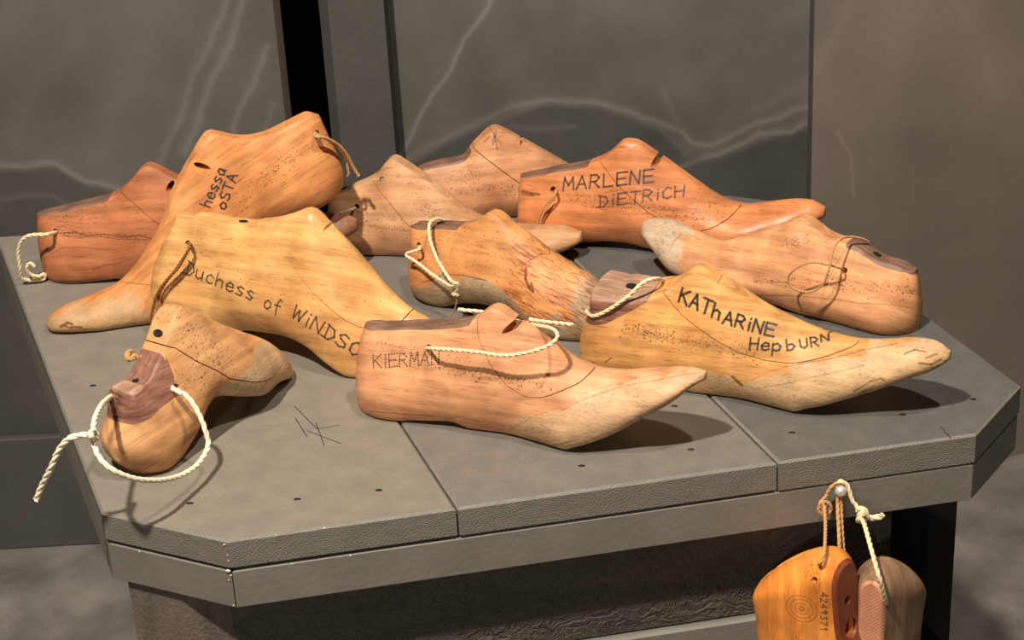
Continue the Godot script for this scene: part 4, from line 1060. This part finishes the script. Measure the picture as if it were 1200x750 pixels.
func lamp(at: Vector3, target: Vector3, energy: float, colour: Color, cone: float, size: float, label: String) -> void:
	var dir := (target - at).normalized()
	var basis_ := Basis.looking_at(dir, Vector3(0, 0, 1) if absf(dir.z) < 0.9 else Vector3.UP)
	var root := thing("spot_lamp", label, "spotlight", Transform3D(basis_, at))
	var can := part("lamp_housing", lathe_mesh([Vector2(0.0, 0.13), Vector2(0.03, 0.13), Vector2(0.045, 0.1), Vector2(0.05, 0.0), Vector2(0.046, 0.0), Vector2(0.042, 0.09), Vector2(0.0, 0.1)], mats["dark_iron"]), root)
	can.rotation.x = PI / 2
	var glow := StandardMaterial3D.new()
	glow.albedo_color = Color(0.9, 0.85, 0.75)
	glow.emission_enabled = true
	glow.emission = colour
	glow.emission_energy_multiplier = 3.0
	var lens := part("lamp_lens", lathe_mesh([Vector2(0.0, 0.0), Vector2(0.04, 0.0), Vector2(0.04, 0.004), Vector2(0.0, 0.004)], glow), root)
	lens.rotation.x = PI / 2
	lens.position.z = -0.002
	var l := SpotLight3D.new()
	l.name = "spot_light"
	l.light_color = colour
	l.light_energy = energy
	l.spot_range = 8.0
	l.spot_attenuation = 2.0
	l.spot_angle = cone
	l.spot_angle_attenuation = 0.6
	l.light_size = size
	l.shadow_enabled = true
	l.position = Vector3(0, 0, -0.02)
	root.add_child(l)

# ------------------------------------------------------------------ the scene

func _ready() -> void:
	# camera
	var cam := Camera3D.new()
	cam.name = "camera"
	add_child(cam)
	cam.position = Vector3(0, 1.43, 0)
	cam.basis = Basis(Vector3.RIGHT, deg_to_rad(-26.6)) * Basis(Vector3(0, 0, 1), deg_to_rad(-3.2))
	cam.fov = rad_to_deg(2.0 * atan(375.0 / 2300.0))
	cam.near = 0.05
	cam.far = 30.0
	cam.current = true
	# air
	var we := WorldEnvironment.new()
	we.name = "world"
	var env := Environment.new()
	env.background_mode = Environment.BG_COLOR
	env.background_color = Color(0.02, 0.02, 0.02)
	env.tonemap_mode = Environment.TONE_MAPPER_LINEAR
	env.tonemap_exposure = 0.96
	env.sdfgi_enabled = true
	env.ssao_enabled = true
	env.ssil_enabled = true
	we.environment = env
	add_child(we)
	make_materials()
	# lamps under the ceiling
	lamp(Vector3(0.42, 2.65, -0.72), Vector3(0.0, 0.75, -1.36), 2.1, Color(1.0, 0.965, 0.91), 36.0, 0.04, "spotlight under the ceiling nearly above the bench")
	lamp(Vector3(-0.5, 2.6, -0.35), Vector3(-0.05, 0.75, -1.36), 6.5, Color(1.0, 0.965, 0.91), 36.0, 0.04, "spotlight under the ceiling to the left of the bench")
	lamp(Vector3(-0.75, 1.75, 1.5), Vector3(0.0, 0.7, -1.4), 1.3, Color(1.0, 0.965, 0.91), 34.0, 0.06, "spotlight at head height behind the viewer")
	build_room()
	build_table()
	build_lasts()
	build_hanging()

func build_room() -> void:
	var floor_mat: Material = mats["floor_paint"]
	var shell: Material = mats["shell_paint"]
	structure("floor", box_mesh(Vector3(5.0, 0.1, 6.0), floor_mat, 0.0005, Vector3(0, -0.05, -0.6)), "grey mottled floor behind and below the bench")
	structure("ceiling", box_mesh(Vector3(5.0, 0.1, 6.0), shell, 0.0005, Vector3(0, 2.95, -0.6)), "dark ceiling")
	structure("wall_front", box_mesh(Vector3(5.0, 2.9, 0.1), shell, 0.0005, Vector3(0, 1.45, 2.35)), "dark wall behind the viewer")
	structure("wall_left", box_mesh(Vector3(0.1, 2.9, 6.0), shell, 0.0005, Vector3(-2.45, 1.45, -0.6)), "dark side wall")
	structure("wall_right", box_mesh(Vector3(0.1, 2.9, 6.0), shell, 0.0005, Vector3(2.45, 1.45, -0.6)), "dark side wall")
	structure("wall_rear", box_mesh(Vector3(5.0, 2.9, 0.1), mats["dark_void"], 0.0005, Vector3(0, 1.45, -3.0)), "black rear wall seen through the gap")
	var left_streaks := [
		[0.55, 0.006, [Vector2(-0.43, 0.52), Vector2(-0.418, 0.541), Vector2(-0.384, 0.61), Vector2(-0.358, 0.663), Vector2(-0.323, 0.727), Vector2(-0.28, 0.82)]],
		[0.7, 0.006, [Vector2(-0.39, 0.55), Vector2(-0.376, 0.581), Vector2(-0.35, 0.63), Vector2(-0.325, 0.678), Vector2(-0.299, 0.733), Vector2(-0.26, 0.83)]],
		[0.7, 0.005, [Vector2(-0.332, 0.565), Vector2(-0.326, 0.58), Vector2(-0.298, 0.635), Vector2(-0.273, 0.683)]],
		[0.4, 0.004, [Vector2(-0.29, 0.57), Vector2(-0.284, 0.583), Vector2(-0.272, 0.609)]],
		[0.8, 0.0045, [Vector2(-0.7, 0.55), Vector2(-0.618, 0.552), Vector2(-0.59, 0.546), Vector2(-0.57, 0.551), Vector2(-0.55, 0.548), Vector2(-0.532, 0.534), Vector2(-0.514, 0.521), Vector2(-0.486, 0.513), Vector2(-0.45, 0.5)]],
		[0.5, 0.0045, [Vector2(-0.66, 0.5), Vector2(-0.597, 0.507), Vector2(-0.563, 0.506), Vector2(-0.553, 0.502), Vector2(-0.535, 0.485)]],
		[0.18, 0.02, [Vector2(-0.6, 0.58), Vector2(-0.56, 0.65), Vector2(-0.5, 0.7)]],
		[0.18, 0.03, [Vector2(-0.62, 0.7), Vector2(-0.55, 0.76)]],
		[0.15, 0.02, [Vector2(-0.5, 0.55), Vector2(-0.44, 0.66), Vector2(-0.4, 0.72)]],
	]
	var streaked_left := StandardMaterial3D.new()
	streaked_left.resource_name = "streaked_wall_left"
	streaked_left.albedo_texture = wall_texture(Color8(106, 101, 95), Color8(84, 80, 76), left_streaks, -1.3, -0.261, 0.0, 1.5, 640, 900, 61, [Vector2(-0.7, 0.545), Vector2(-0.618, 0.548), Vector2(-0.55, 0.544), Vector2(-0.514, 0.517), Vector2(-0.45, 0.496), Vector2(-0.26, 0.47)])  # the last points bound the shade painted onto the panel below them
	streaked_left.roughness = 0.75
	var edge_mat := flat("panel_edge", Color8(205, 184, 162), 0.8)
	structure("wall_backdrop", panel_mesh(Vector2(-1.3, -2.262), Vector2(-0.263, -2.262), 0.0, 2.6, 0.075, streaked_left, edge_mat), "dark grey wall panel with pale slanting streaks, left of the black gap")
	streaked_left.uv1_scale = Vector3(1, 2.6 / 1.5, 1)
	streaked_left.uv1_offset = Vector3(0, 1.0 - 2.6 / 1.5, 0)
	var right_streaks := [
		[0.95, 0.0035, [Vector2(-0.128, 0.527), Vector2(-0.119, 0.545), Vector2(-0.095, 0.59), Vector2(-0.066, 0.629), Vector2(-0.038, 0.676), Vector2(-0.01, 0.715), Vector2(0.03, 0.78)]],
		[0.6, 0.0045, [Vector2(-0.13, 0.52), Vector2(-0.105, 0.535), Vector2(-0.065, 0.554), Vector2(-0.025, 0.572), Vector2(0.015, 0.588), Vector2(0.06, 0.595)]],
		[0.8, 0.004, [Vector2(0.015, 0.59), Vector2(0.06, 0.595), Vector2(0.118, 0.588), Vector2(0.156, 0.575), Vector2(0.195, 0.556), Vector2(0.221, 0.544), Vector2(0.233, 0.526), Vector2(0.26, 0.524), Vector2(0.299, 0.543), Vector2(0.337, 0.554), Vector2(0.38, 0.569)]],
		[0.9, 0.004, [Vector2(0.2, 0.49), Vector2(0.227, 0.5), Vector2(0.272, 0.513), Vector2(0.318, 0.535), Vector2(0.357, 0.536), Vector2(0.382, 0.551)]],
		[0.5, 0.004, [Vector2(-0.01, 0.555), Vector2(0.013, 0.563), Vector2(0.055, 0.556), Vector2(0.091, 0.558)]],
		[0.35, 0.006, [Vector2(0.233, 0.526), Vector2(0.21, 0.57), Vector2(0.2, 0.6)]],
		[0.2, 0.015, [Vector2(0.22, 0.6), Vector2(0.3, 0.66), Vector2(0.38, 0.7)]],
		[0.2, 0.02, [Vector2(-0.1, 0.62), Vector2(0.02, 0.64), Vector2(0.1, 0.7)]],
		[0.2, 0.02, [Vector2(0.05, 0.72), Vector2(0.2, 0.7), Vector2(0.36, 0.63)]],
		[0.25, 0.008, [Vector2(0.3, 0.56), Vector2(0.38, 0.6)]],
	]
	var streaked_left2 := StandardMaterial3D.new()
	streaked_left2.resource_name = "streaked_wall_right"
	streaked_left2.albedo_texture = wall_texture(Color8(104, 100, 94), Color8(84, 81, 77), right_streaks, -0.205, 0.39, 0.0, 1.0, 700, 1000, 71, [Vector2(-0.2, 0.49), Vector2(-0.105, 0.53), Vector2(-0.025, 0.567), Vector2(0.06, 0.59), Vector2(0.118, 0.583), Vector2(0.195, 0.551), Vector2(0.227, 0.51), Vector2(0.272, 0.51), Vector2(0.318, 0.531), Vector2(0.39, 0.548)])  # below the last outline this panel carries painted-in shade
	streaked_left2.roughness = 0.75
	streaked_left2.uv1_scale = Vector3(1, 2.6, 1)
	streaked_left2.uv1_offset = Vector3(0, 1.0 - 2.6, 0)
	structure("wall_backdrop", panel_mesh(Vector2(-0.205, -2.262), Vector2(0.39, -2.262), 0.0, 2.6, 0.03, streaked_left2, mats["post_paint"]), "dark grey wall panel with pale curling streaks, right of the post")
	var side_streaks := [
		[0.5, 0.003, [Vector2(0.035, 0.53), Vector2(0.055, 0.5), Vector2(0.06, 0.44)]],
		[0.25, 0.012, [Vector2(0.0, 0.62), Vector2(0.03, 0.66), Vector2(0.06, 0.72)]],
		[0.25, 0.03, [Vector2(0.2, 0.72), Vector2(0.23, 0.64), Vector2(0.26, 0.56)]],
		[0.15, 0.04, [Vector2(0.1, 0.5), Vector2(0.11, 0.6), Vector2(0.13, 0.7)]],
	]
	var streaked_left3 := StandardMaterial3D.new()
	streaked_left3.resource_name = "brownish_wall"
	streaked_left3.albedo_texture = wall_texture(Color8(138, 124, 114), Color8(118, 106, 98), side_streaks, 0.0, 1.1, 0.0, 1.5, 500, 700, 81)
	streaked_left3.roughness = 0.75
	streaked_left3.uv1_scale = Vector3(1, 2.6 / 1.5, 1)
	streaked_left3.uv1_offset = Vector3(0, 1.0 - 2.6 / 1.5, 0)
	structure("wall_side", panel_mesh(Vector2(0.381, -2.25), Vector2(1.4, -2.567), 0.0, 2.6, 0.03, streaked_left3, mats["post_paint"]), "brownish grey wall panel at right, standing at an angle")
	# the upright post between the panels, its left corner planed off
	var post := PackedVector2Array([Vector2(-0.206, -2.232), Vector2(-0.194, -2.215), Vector2(-0.129, -2.215), Vector2(-0.127, -2.262), Vector2(-0.206, -2.262)])
	structure("trim_1", slab_mesh(post, 0.0, 2.6, 0.001, mats["post_paint"]), "dark grey upright post beside the black gap")
	structure("baseboard_back", box_mesh(Vector3(1.2, 0.17, 0.012), mats["post_paint"], 0.002, Vector3(-0.86, 0.085, -2.255)), "dark baseboard along the foot of the left panel")

const CORNERS := [Vector2(-0.2857, -1.1405), Vector2(-0.1957, -1.0964), Vector2(0.3187, -1.18), Vector2(0.367, -1.246), Vector2(0.236, -1.607), Vector2(0.2, -1.625), Vector2(-0.459, -1.623)]

func build_table() -> void:
	var table := thing("workbench", "grey painted wooden workbench with clipped corners carrying the heap of lasts", "workbench", Transform3D(Basis.IDENTITY, Vector3.ZERO))
	var outline := PackedVector2Array(CORNERS)
	var a1 := Vector2(-0.081, -1.231)
	var d1 := Vector2(0.035, 0.104).normalized()
	var a2 := Vector2(0.147, -1.242)
	var d2 := Vector2(0.028, 0.08).normalized()
	var gap := 0.0008
	var far := 1.5
	var lines := [[Vector2(-1.5, -1.3), Vector2(0.2, 0.98)], [a1, d1], [a2, d2], [Vector2(1.5, -1.3), Vector2(0.2, 0.98)]]
	for k in 3:
		var l: Array = lines[k]
		var r: Array = lines[k + 1]
		var strip := PackedVector2Array([l[0] + Vector2(gap, 0) - l[1] * far, r[0] - Vector2(gap, 0) - r[1] * far, r[0] - Vector2(gap, 0) + r[1] * far, l[0] + Vector2(gap, 0) + l[1] * far])
		var bits := Geometry2D.intersect_polygons(outline, strip)
		if bits.size():
			part("plank", slab_mesh(bits[0], TABLE_Y - 0.0235 - 0.0008 * (k - 1), TABLE_Y, 0.0016 if k != 1 else 0.0018, mats[["grey_paint_lit", "grey_paint", "grey_paint_shaded"][k]], mats["end_grain"]), table)
	# the frame of boards under the planks
	var rim := inset_polygon(outline, 0.0006)
	var inner := inset_polygon(outline, 0.024)
	for i in outline.size():
		var j := (i + 1) % outline.size()
		var d := (rim[j] - rim[i]).normalized() * 0.0004
		part("fascia_board", slab_mesh(PackedVector2Array([rim[i] + d, rim[j] - d, inner[j] - d, inner[i] + d]), TABLE_Y - 0.0545, TABLE_Y - 0.0242, 0.0012, mats["grey_fascia"]), table)
	# apron, legs and lower shelf
	var front_dir := (outline[2] - outline[1]).normalized()
	var inward := Vector2(front_dir.y, -front_dir.x)
	if inward.y > 0.0:
		inward = -inward
	var f0 := outline[1] + inward * 0.024 - front_dir * 0.004
	var f1 := outline[2] + inward * 0.024 - front_dir * 0.05
	part("apron_board", slab_mesh(PackedVector2Array([f0, f1, f1 + inward * 0.022, f0 + inward * 0.022]), TABLE_Y - 0.14, TABLE_Y - 0.0548, 0.001, mats["rough_board"]), table)
	var r0 := f0 - inward * 0.006
	var r1 := f1 - inward * 0.006 + front_dir * 0.012
	part("lower_rail", slab_mesh(PackedVector2Array([r0, r1, r1 + inward * 0.024, r0 + inward * 0.024]), TABLE_Y - 0.215, TABLE_Y - 0.1408, 0.0015, mats["grey_fascia"]), table)
	var leg_left := PackedVector2Array([Vector2(-0.2755, -1.14), Vector2(-0.2365, -1.121), Vector2(-0.2035, -1.121), Vector2(-0.2, -1.16), Vector2(-0.26, -1.18)])
	part("leg", slab_mesh(leg_left, 0.0, TABLE_Y - 0.0548, 0.0015, mats["leg_paint"]), table)
	var leg_right := PackedVector2Array([Vector2(0.285, -1.29), Vector2(0.3137, -1.2835), Vector2(0.3378, -1.2925), Vector2(0.335, -1.33), Vector2(0.285, -1.335)])
	part("leg", slab_mesh(leg_right, 0.0, TABLE_Y - 0.0548, 0.002, flat("shaded_leg", Color8(48, 45, 42), 0.8)), table)  # colour darkened to carry the deep shade around this leg
	for q in [Vector2(0.16, -1.53), Vector2(-0.23, -1.5)]:
		part("leg", box_mesh(Vector3(0.06, TABLE_Y - 0.0548, 0.06), mats["post_paint"], 0.002, Vector3(q.x, (TABLE_Y - 0.0548) / 2, q.y)), table)
	var shelf := PackedVector2Array([Vector2(-0.2, -1.19), Vector2(0.345, -1.19), Vector2(0.3137, -1.285), Vector2(0.2, -1.56), Vector2(-0.3, -1.56)])
	part("lower_shelf", slab_mesh(shelf, TABLE_Y - 0.255, TABLE_Y - 0.23, 0.0015, mats["grey_fascia"]), table)
	# nail heads sunk in the planks
	for q in [Vector2(-0.3223, -1.3259), Vector2(-0.2261, -1.1463), Vector2(-0.1527, -1.1440), Vector2(0.1144, -1.2436), Vector2(0.1195, -1.1806), Vector2(0.0424, -1.1669), Vector2(0.1925, -1.1963), Vector2(0.2739, -1.2128), Vector2(0.3282, -1.2291), Vector2(-0.0975, -1.1497)]:
		var nail := part("nail_head", lathe_mesh([Vector2(0.0, 0.0004), Vector2(0.0016, 0.0004), Vector2(0.0021, 0.0), Vector2(0.0021, -0.002)], mats["dark_iron"], 12), table)
		nail.position = Vector3(q.x, TABLE_Y, q.y)
		nail.scale = Vector3(1.25, 1, 0.8)
	# pale chips where the paint has flaked off the near corner
	rng.seed = 71
	for k in 16:
		var chip := part("paint_chip", box_mesh(Vector3(rng.randf_range(0.0008, 0.0028), rng.randf_range(0.0006, 0.0016), 0.0006), flat("bare_wood", Color8(226, 206, 176), 0.8), 0.0002), table)
		var c := outline[1]
		var down := rng.randf_range(0.001, 0.052)
		if k < 9:
			chip.position = Vector3(c.x + rng.randf_range(-0.004, 0.002), TABLE_Y - down, c.y - 0.0006 + rng.randf_range(-0.0004, 0.0002))
		else:
			var e := outline[1].lerp(outline[2], rng.randf_range(0.0, 0.2)) if k < 13 else outline[0].lerp(outline[1], rng.randf())
			chip.position = Vector3(e.x, TABLE_Y - (0.0012 if k % 2 else 0.0255), e.y - 0.0008)
		chip.rotation = Vector3(rng.randf_range(-0.3, 0.3), rng.randf_range(-0.6, 0.6), rng.randf_range(-0.5, 0.5))
	# scratches gouged in the top
	for q in [[Vector2(-0.1645, -1.2756), Vector2(-0.1451, -1.2391)], [Vector2(-0.1451, -1.2391), Vector2(-0.1286, -1.2434)], [Vector2(-0.1625, -1.2574), Vector2(-0.1518, -1.2287)], [Vector2(-0.1524, -1.2374), Vector2(-0.1266, -1.2161)], [Vector2(-0.1470, -1.2493), Vector2(-0.1387, -1.2151)], [Vector2(0.2966, -1.1930), Vector2(0.3002, -1.1771)]]:
		var d: Vector2 = q[1] - q[0]
		var m := box_mesh(Vector3(d.length(), 0.0006, 0.0006), mats["dark_iron"], 0.0001)
		var o := part("scratch", m, table)
		o.position = Vector3((q[0].x + q[1].x) / 2, TABLE_Y - 0.0001, (q[0].y + q[1].y) / 2)
		o.rotation.y = -d.angle()

func build_lasts() -> void:
	var worn := Color8(196, 164, 126)
	var info := {
		"kierman": ["wooden shoe last with long upturned toe and cream cord, nearest the bench's front edge", Color8(218, 160, 116), Color8(216, 172, 130), 101],
		"hepburn": ["yellow wooden shoe last with bold black lettering and a dark brown block on its heel", Color8(226, 170, 104), Color8(218, 176, 130), 111],
		"windsor": ["smooth golden wooden shoe last with three lettered words and a brown twisted cord", Color8(228, 176, 112), worn, 121],
		"far_left": ["reddish wooden shoe last at the far left, cream cord curling off its heel", Color8(182, 116, 78), Color8(150, 104, 78), 131],
		"osta": ["orange wooden shoe last with its heel raised high and sideways lettering, behind the golden one", Color8(214, 148, 92), Color8(192, 150, 104), 141],
		"pale": ["pale wooden shoe last with a peaked instep, just right of the raised heel", Color8(208, 160, 118), worn, 151],
		"back": ["wooden shoe last at the very back, its peak smudged with purple ink", Color8(204, 150, 110), worn, 161],
		"dietrich": ["orange wooden shoe last with two lines of black capitals, at the back right", Color8(208, 136, 88), worn, 171],
		"etched": ["wooden shoe last with scored orange instep and a knotted cream cord, middle of the heap", Color8(214, 152, 96), Color8(180, 152, 118), 181],
		"mirrored": ["dusty brown wooden shoe last pointing left, thin string looped on its side", Color8(224, 164, 116), Color8(208, 178, 146), 191],
		"small": ["small wooden shoe last seen from its heel, ringed by a thick white cord", Color8(216, 164, 114), Color8(204, 170, 130), 201],
	}
	for key in info:
		var d: Dictionary = SHAPES[key].duplicate()
		var marks: Dictionary = (MARKS[key] as Dictionary).duplicate()
		if key == "hepburn":
			d["top_half"] = [Vector2(0, 0.026), Vector2(0.14, 0.024), Vector2(0.22, 0.018), Vector2(0.28, 0.011), Vector2(0.34, 0.009), Vector2(0.5, 0.011), Vector2(0.68, 0.018), Vector2(0.85, 0.016), Vector2(1, 0.008)]
		if key in ["osta", "far_left", "small", "mirrored", "pale", "dietrich"]:
			d["toe_close"] = 0.06
		if key in ["hepburn", "small"]:
			d["square"] = 0.006
		if key == "small":
			d["top_half"] = [Vector2(0, 0.0105), Vector2(0.4, 0.0095), Vector2(0.55, 0.011), Vector2(0.68, 0.018), Vector2(0.85, 0.018), Vector2(1, 0.012)]
		if key in ["windsor", "dietrich"]:
			marks["rough"] = 0.33
		if key == "mirrored":
			marks["rough"] = 0.6
		if key == "etched":
			marks["wear_heel"] = true
			var list := []
			rng.seed = 404
			for k in 320:
				var a := Vector2(rng.randf_range(106, 186), rng.randf_range(-6, 56))
				list.append([a, a + Vector2(rng.randf_range(4, 10), rng.randf_range(-3.0, -0.6)), rng.randf_range(0.5, 1.0), rng.randf_range(0.4, 0.85)])
			marks["cuts_at"] = list
		var i: Array = info[key]
		make_last(key, d, marks, i[0], i[1], i[2], i[3], place_of(d))

const HUNG_TOP := [Vector2(0, 0.0125), Vector2(0.1, 0.014), Vector2(0.35, 0.0138), Vector2(0.5, 0.01), Vector2(0.7, 0.018), Vector2(0.85, 0.016), Vector2(1, 0.008)]

func build_hanging() -> void:
	# the screw in the bench's front and the two lasts hung from it
	var screw_at := Vector3(0.2205, 0.7045, -1.165)
	var screw := thing("screw", "bright round-headed screw in the bench's front edge, holding the hanging strings", "screw", Transform3D(Basis(Vector3.RIGHT, PI / 2), screw_at))
	part("screw_head", lathe_mesh([Vector2(0.0, 0.0125), Vector2(0.002, 0.0122), Vector2(0.0036, 0.0108), Vector2(0.0042, 0.009), Vector2(0.0, 0.0088)], mats["zinc"], 18), screw)
	part("screw_shank", lathe_mesh([Vector2(0.0018, 0.009), Vector2(0.0018, -0.01), Vector2(0.0, -0.012)], mats["zinc"], 12), screw)
	var n := 8
	# orange last: heel up, plate turned to the right
	var top := []
	var sole := []
	for i in 36:
		var f := i / 35.0
		top.append(630.0 + 60.0 * sin(f * 3.0) + (200.0 * exp(-pow((f - 0.42) / 0.1, 2.0))) - 430.0 * pow(maxf(0.0, f - 0.45) / 0.55, 0.8))
		sole.append(20.0 * sin(f * PI) + 60.0 * pow(f, 4.0))
	var d := {"near": 1, "length": 230.0, "top": top, "sole": sole, "back": [390.0, 290.0, 205.0, 130.0, 65.0, 15.0, 5.0, 80.0], "tilt": 0, "seed": 5, "top_half": HUNG_TOP}
	var y_axis := Vector3(0.74, 0.0, 0.67).normalized()
	var x_axis := Vector3(0.02, -1.0, 0.0).normalized()
	y_axis = (y_axis - x_axis * y_axis.dot(x_axis)).normalized()
	var t1 := Transform3D(Basis(x_axis, y_axis, x_axis.cross(y_axis)), Vector3(0.168, 0.6885, -1.142))
	var m1 := {"plate": Vector2(95.0, 3.5), "plate_mat": "leather_plate", "plate_label": "reddish brown leather plate with two bored holes",
		"bores": [[35.0, 1.5, 3.6], [57.0, 0.5, 7.2]], "rough": 0.35,
		"slots": [[Vector2(15, 50), 2.2, 2.0, 45.0]],
		"dots": [[Vector2(58, 20), Vector2(100, 22), 2, 30], [Vector2(6, 30), Vector2(30, 30), 8, 14]],
		"cuts_at": stamp_lines(), "text": digits()}
	var hung := make_last("orange", d, m1, "bright orange shoe last hanging heel up, stamped with a round seal", Color8(242, 154, 70), Color8(200, 160, 120), 211, t1)
	# grey-brown last beside it
	var top2 := []
	for i in 36:
		var f := i / 35.0
		top2.append(600.0 + 180.0 * exp(-pow((f - 0.45) / 0.12, 2.0)) - 400.0 * pow(maxf(0.0, f - 0.48) / 0.52, 0.8))
	var d2 := {"near": -1, "length": 220.0, "top": top2, "sole": sole, "back": [420.0, 230.0, 120.0, 50.0, 10.0, 0.0, 10.0, 60.0], "tilt": 0, "seed": 6, "wide": 0.88, "top_half": [Vector2(0, 0.009), Vector2(0.35, 0.0095), Vector2(0.5, 0.01), Vector2(0.7, 0.018), Vector2(0.85, 0.016), Vector2(1, 0.008)]}
	var y2 := Vector3(-0.5, 0.0, 0.86).normalized()
	var x2 := Vector3(0.0, -1.0, 0.0)
	var t2 := Transform3D(Basis(x2, y2, x2.cross(y2)), Vector3(0.262, 0.6735, -1.148))
	var m2 := {"plate": Vector2(110.0, 2.5), "plate_mat": "salmon_leather", "plate_label": "salmon pink cross-hatched leather plate", "rough": 0.6}
	var hung2 := make_last("greyish", d2, m2, "grey-brown shoe last hanging with a pink plate, right of the orange hanging one", Color8(150, 120, 94), Color8(150, 130, 110), 221, t2)
	var s := screw_at + Vector3(0, 0, 0.006)
	var strings := [
		[hung, 1.3, "tan", [s + Vector3(0.003, -0.001, 0), s + Vector3(0.001, 0.0055, 0.0005), s + Vector3(-0.006, 0.0035, 0.0015), s + Vector3(-0.011, -0.006, 0.004), Vector3(0.2055, 0.6945, -1.128), Vector3(0.2003, 0.6938, -1.1005), Vector3(0.1972, 0.6892, -1.0945), Vector3(0.1962, 0.6855, -1.0965), Vector3(0.2, 0.682, -1.108)]],
		[hung, 1.4, "tan", [s + Vector3(-0.011, -0.004, 0.004), s + Vector3(-0.0145, -0.006, 0.007), s + Vector3(-0.0155, -0.0125, 0.0075), s + Vector3(-0.0095, -0.0155, 0.008), s + Vector3(-0.0075, -0.0085, 0.008), s + Vector3(-0.0125, -0.0045, 0.0085), s + Vector3(-0.0125, -0.014, 0.0095)]],
		[hung, 1.4, "tan", [s + Vector3(0.0, 0.0045, 0.001), s + Vector3(-0.002, -0.008, 0.003), Vector3(0.2165, 0.672, -1.134), Vector3(0.213, 0.652, -1.122)]],
		[hung2, 1.3, "tan", [s + Vector3(0.001, 0.004, 0.001), s + Vector3(0.0005, -0.012, 0.0035), Vector3(0.2205, 0.669, -1.14), Vector3(0.2225, 0.648, -1.128)]],
		[hung2, 1.7, "cream", [s + Vector3(-0.003, 0.002, 0), s + Vector3(0.0, 0.0065, 0.0005), s + Vector3(0.005, 0.003, 0.0015), s + Vector3(0.008, -0.007, 0.004), s + Vector3(0.0125, -0.014, 0.006), s + Vector3(0.0125, -0.021, 0.008), Vector3(0.2322, 0.694, -1.132), Vector3(0.2325, 0.6895, -1.103), Vector3(0.2342, 0.681, -1.0885), Vector3(0.2372, 0.6705, -1.0875), Vector3(0.2413, 0.6544, -1.093), Vector3(0.2445, 0.644, -1.106)]],
		[hung2, 2.4, "cream", [s + Vector3(0.010, -0.012, 0.008), s + Vector3(0.016, -0.0125, 0.0095), s + Vector3(0.0165, -0.0195, 0.009), s + Vector3(0.0115, -0.0195, 0.011), s + Vector3(0.0135, -0.013, 0.0125), s + Vector3(0.0195, -0.0185, 0.01), s + Vector3(0.0265, -0.0175, 0.011), s + Vector3(0.0275, -0.0155, 0.0115)]],
	]
	for e in strings:
		var inv: Transform3D = (e[0] as Node3D).transform.affine_inverse()
		var pts := PackedVector3Array()
		for q in e[3]:
			pts.append(inv * q)
		part("string", cord_mesh(pts, e[1] * 0.001, mats[e[2]]), e[0], "twisted natural string")

func digits() -> Array:
	var out := []
	var word := "4249371"
	for i in word.length():
		out.append([word[i], Vector2(23.0 + i * 4.6, 34.5), Vector2(3.4, 0), Vector2(0, 4.4), 0.9, 0.65])
	return out

func stamp_lines() -> Array:
	var out := []
	for ring in [10.5, 7.5, 4.5]:
		for k in 28:
			var a := TAU * k / 28.0
			var b := TAU * (k + (1.0 if ring > 9.0 else 0.6)) / 28.0
			out.append([Vector2(39, 22) + Vector2(cos(a), sin(a)) * ring, Vector2(39, 22) + Vector2(cos(b), sin(b)) * ring, 0.7, 0.5])
	for k in 9:
		var a := TAU * k / 9.0
		out.append([Vector2(39, 22) + Vector2(cos(a), sin(a)) * 1.5, Vector2(39, 22) + Vector2(cos(a + 1.9), sin(a + 1.9)) * 3.4, 0.6, 0.5])
	return out
